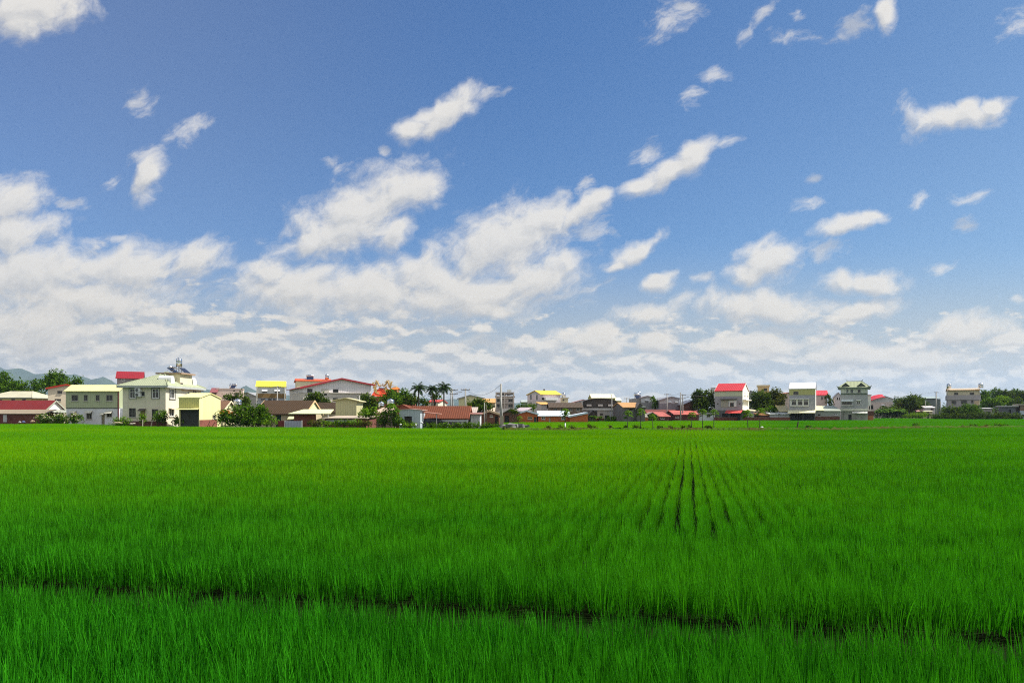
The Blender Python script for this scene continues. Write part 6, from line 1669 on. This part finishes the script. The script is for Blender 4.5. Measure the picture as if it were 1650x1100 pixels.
# ---------------------------------------------------------------- zone at photo x 1430
zone(1430)
plant('tree', 'tall dark tree between the banana clumps and grey green building', 'tree', 230, [(340, 620, 70, 45), (290, 650, 80, 55), (390, 660, 70, 55), (330, 710, 140, 55)], 'dark', .42, 1.25, (340, .3), 'trees behind the houses')
plant('tree', 'olive tinted tree behind the banana clumps', 'tree', 226, [(210, 700, 80, 50), (270, 730, 70, 50), (160, 720, 50, 40)], 'olive', .38, 1.1, (220, .2), 'trees behind the houses')
plant('shrub', 'bright grass bank bush below the white shed', 'bush', 209, [(330, 815, 90, 22), (440, 810, 100, 25), (250, 825, 60, 18)], 'light', .3, 1.0, None)
b = Bld('warehouse', 'far grey green warehouse left of the beige house with tanks', 'warehouse', 245, 462, 640, dep=12, rot=25, group=LW)
b.storey(0, b.Z(618), sheet((.14, .17, .16), 'x', .5)); b.mono(b.Z(612), b.Z(592, None, 12), sheet((.30, .36, .34), 'x', .5), wall=sheet((.14, .17, .16), 'y', .5))
b = Bld('shed', 'small white shed with a dark red roof edge left of the beige house', 'shed', 220, 458, 572, dep=5, rot=20, group=LS)
b.win(520, 555, 735, 752, frame=DWIN); b.storey(0, b.Z(726), plaster((.52, .50, .52), .15)); b.mono(b.Z(724), b.Z(708, None, 5), sheet((.78, .74, .72), 'x')); b.piece('back_panel', paint((.2, .05, .04)), 458, 572, 698, 712, -5.6, -5.4)
b = Bld('shed', 'low pale yellow fronted shed before the white shed', 'shed', 214, 455, 542, dep=3, rot=20, group=LS)
b.door(480, 500, 776); b.storey(0, b.Z(768), plaster((.78, .72, .46), .12)); b.mono(b.Z(768), b.Z(762, None, 3), sheet((.7, .64, .44), 'x'))
b = Bld('shed', 'low shed with a dull pink roof far right of the banana clumps', 'shed', 222, 362, 440, dep=4, rot=20, group=LS)
b.storey(0, b.Z(768), plaster((.25, .16, .13))); b.mono(b.Z(768), b.Z(750, None, 4), sheet((.52, .30, .27), 'x'))
pole('o', 'pole with a cross arm left of the beige house with tanks', 200, 587, 530, .2, 1)
pole('p', 'shorter pale pole at the hedge left of the beige house', 188, 640, 650, .14, 0)
pole('q', 'thin far pole above the dark tree right of the bananas', 222, 455, 640, .12, 0)
b = Bld('house', 'beige house with an orange roof edge and two tanks above the hedge', 'house', 203, 730, 1112, dep=10, rot=30, group=LF)
b.win(803, 852, 541, 570, frame=wfr); b.win(992, 1045, 540, 569, frame=wfr)
b.win(772, 832, 638, 682, frame=wfr); b.win(886, 960, 632, 680, frame=wfr, mull=2); b.win(1008, 1036, 632, 670, frame=wfr)
zE, zM, zN = b.Z(514), b.Z(572), b.Z(628)
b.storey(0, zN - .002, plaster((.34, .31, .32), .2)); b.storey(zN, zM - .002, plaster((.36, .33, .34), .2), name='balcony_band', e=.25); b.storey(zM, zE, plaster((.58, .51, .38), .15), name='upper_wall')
b.gable_x(zE, b.Z(492, None, 4), sheet((.50, .39, .26), 'x', .5), plaster((.55, .48, .36)), rf=.5, o=.5, oe=.15, fascia=paint((.5, .26, .08)))
b.piece('gutter', paint((.5, .26, .08)), 728, 1114, 511, 519, .52, .6)
b.piece('corner_pier', plaster((.62, .56, .42)), 1104, 1112, 520, 700, .003, .12); b.piece('wall_panel', plaster((.48, .37, .24)), 1046, 1104, 640, 690, .003, .08)
MB().box(-.15, .25, 3.2, 3.8, zE, b.Z(462)).build('chimney', plaster((.2, .18, .17)), b.root)
zt = b.Z(494, None, 4) + .05
for X, lab in ((768, 'left dome tank on the beige house at the far right'), (1050, 'right dome tank on the beige house at the far right')):
    x = wx(X, 203); tank(lab, x, 204.5 - (X - 730) / 382 * 5.0, zt, .62, 1.35, .1, 'stainless water tanks')
for lab, bl, kd in (('large shrub in front of the beige house', [(960, 730, 90, 45), (1050, 730, 60, 40), (900, 760, 80, 35), (1000, 770, 120, 35)], 'mid'), ('dark shrub left in front of the beige house', [(760, 755, 80, 38), (690, 780, 60, 45), (800, 790, 60, 30)], 'dark')):
    plant('shrub', lab, 'bush', 188, bl, kd, .32, 1.2, None, 'shrubs by the beige house')
hedge('long dark clipped hedge along the paddy below the beige house', 185, 610, 1610, 782, 'dark', 2.0, .26, dens=1.2)
hedge('darker broken hedge stub at the left end of the long hedge', 186.5, 540, 605, 800, 'dark', 1.2, .26)
tl = 'trees in the line at the right edge'
for lab, D, bl, kd in (
    ('tree right beside the beige house', 240, [(1180, 545, 45, 35), (1150, 590, 50, 50), (1210, 580, 50, 45), (1180, 650, 80, 60)], 'mid'),
    ('taller tree, second right of the beige house', 244, [(1310, 530, 50, 40), (1260, 570, 50, 50), (1340, 570, 60, 45)], 'mid'),
    ('palm like dark tree in the middle of the right edge line', 241, [(1440, 540, 60, 30), (1410, 570, 60, 40), (1480, 580, 50, 40)], 'dark'),
    ('tree right of the dark middle one in the right edge line', 243, [(1550, 540, 50, 40), (1530, 590, 70, 55), (1590, 600, 60, 60)], 'mid'),
    ('last tree of the line, cut by the right edge', 240, [(1660, 550, 60, 40), (1640, 600, 60, 60), (1720, 600, 80, 80)], 'dark'),
    ('yellow green round tree before the right edge line', 216, [(1390, 620, 70, 38), (1330, 650, 60, 40), (1440, 650, 60, 45), (1390, 690, 100, 40)], 'light'),
    ('mid green tree between the beige house and the yellow green tree', 218, [(1210, 650, 60, 50), (1180, 700, 70, 50), (1270, 690, 60, 50)], 'mid'),
    ('dark tree behind the blue grey shed at the right', 214, [(1560, 650, 60, 50), (1600, 700, 60, 50)], 'dark')):
    plant('tree', lab, 'tree', D, bl, kd, .40, 1.2, (bl[0][0], .26), tl)
b = Bld('shed', 'blue grey shed with a flat pale roof above the right end of the hedge', 'shed', 192, 1385, 1545, dep=5, rot=25, group=LS)
b.door(1460, 1490, 745); b.storey(0, b.Z(712), plaster((.13, .14, .16), .3)); b.flat(b.Z(712), plaster((.44, .44, .43)), .6, .3)
b = Bld('shed', 'grey walled shed half hidden by the hedge near the beige house', 'shed', 195, 1145, 1262, dep=5, rot=25, group=LS)
b.win(1190, 1245, 768, 785, frame=DWIN); b.storey(0, b.Z(735), plaster((.34, .31, .30), .3)); b.mono(b.Z(735), b.Z(728, None, 5), sheet((.44, .42, .42), 'x'))
b = Bld('house', 'pale blue walled house cut by the right edge', 'house', 190, 1600, 1760, dep=6, rot=25, group=LF)
b.win(1625, 1650, 805, 822, frame=DWIN); b.storey(0, b.Z(760), plaster((.46, .53, .62), .15)); b.storey(b.Z(760) + .002, b.Z(690), plaster((.26, .17, .13), .3), name='upper_wall'); b.flat(b.Z(690), plaster((.5, .46, .38)), .5, .25)
zone(1430)
for i, (X, D, Yt, kd, lab) in enumerate(((1050, 86.5, 925, 'dark', 'dark low weed clump on the bank at the right'), (1325, 87.5, 900, 'mid', 'tallest weed tuft on the bank at the right'), (1375, 88, 925, 'mid', 'small weed tuft right of the tallest one'), (1440, 88, 927, 'olive', 'dry weed tuft furthest right on the bank'), (1200, 87, 930, 'olive', 'dry brownish weed tuft between the dark clump and tallest tuft'), (340, 92, 900, 'mid', 'thin weed tuft in the paddy left of the beige house'))):
    plant('weed_clump', lab, 'weeds', D, [(X - 18, (Yt + 960) / 2, 22, (960 - Yt) / 2), (X + 18, (Yt + 966) / 2, 22, (955 - Yt) / 2)], kd, .14, .9, None, 'weed clumps on the earth bank')
zone(900)
rw = np.random.default_rng(4)
for i in range(17):
    X = -100 + i * 122 + rw.normal(0, 45); h = rw.uniform(7, 20)
    plant('weed_clump', 'small ragged weed tuft on the earth bank under the papaya trees', 'weeds', 75.3 + rw.uniform(-.6, .8), [(X, 966 - h, rw.uniform(14, 30), h), (X + 22, 970 - h * .7, rw.uniform(10, 22), h * .7)], ('olive', 'light', 'olive', 'mid')[i % 4], .10, .8, None, 'ragged weed tufts under the papayas')

# power lines
wire('thin black power line from the tallest pole to the pole by the yellow warehouse', 'f', 'c', 0, 1.2)
wire('thin black power line between the palm side pole and the yellow warehouse pole', 'b', 'c', 0, .6)
wire('thin black power line from the pair of poles by the palm', 'a', 'b', -.1, .15)
wire('thin black power line between the thin pole and the twin poles by the grey warehouse', 'k', 'l', 0, .4)
wire('thin black power line joining the twin poles', 'l', 'm', -.15, .1)
wire('thin black power line from the cream shed pole to the yellow roof pole', 'd', 'e', 0, .8)
wire('long thin power line across the right of the village to the beige house pole', 'm', 'o', 0, 2.0)

# the flat land beyond the village: woods that read as one dark band
def woods():
    rng = np.random.default_rng(31)
    bl = []
    for px in np.arange(-300, 2000, 6.5):
        D = rng.uniform(330, 620)
        h = rng.uniform(4, 8.5) * (1.15 if px > 1380 or px < 150 else 1.0) * (.62 if 330 < px < 1250 else 1)
        x = (px - 825) / 1100 * D
        bl.append((x, D, h * .5, rng.uniform(4, 9), 4, h * .52))
    V, Q = leaves_of(bl, 1.0, .3, rng)
    o = np_mesh('distant_woods', V, Q, lmat('dark')); COL.objects.link(o)
    tag(o, 'low dark band of woods far behind the village', 'woods', None, 'stuff')
woods()

# haze: one box of even air round everything, the sky outside it
def haze():
    o = MB().box(-9800, 9800, -900, 9800, -1.2, 480).build('haze', new_mat('haze')[0])
    mt = o.data.materials[0]; N = Nodes(mt.node_tree)
    v = N.n('ShaderNodeVolumePrincipled', {'Color': (.60, .78, 1.0, 1), 'Density': HAZE, 'Anisotropy': 0.2})
    out = N.n('ShaderNodeOutputMaterial'); mt.node_tree.links.new(v.outputs[0], out.inputs['Volume'])
    o['kind'] = 'stuff'; o['label'] = 'thin bluish haze over the distant hills'; o['category'] = 'haze'
HAZE = 0.75e-4
haze()
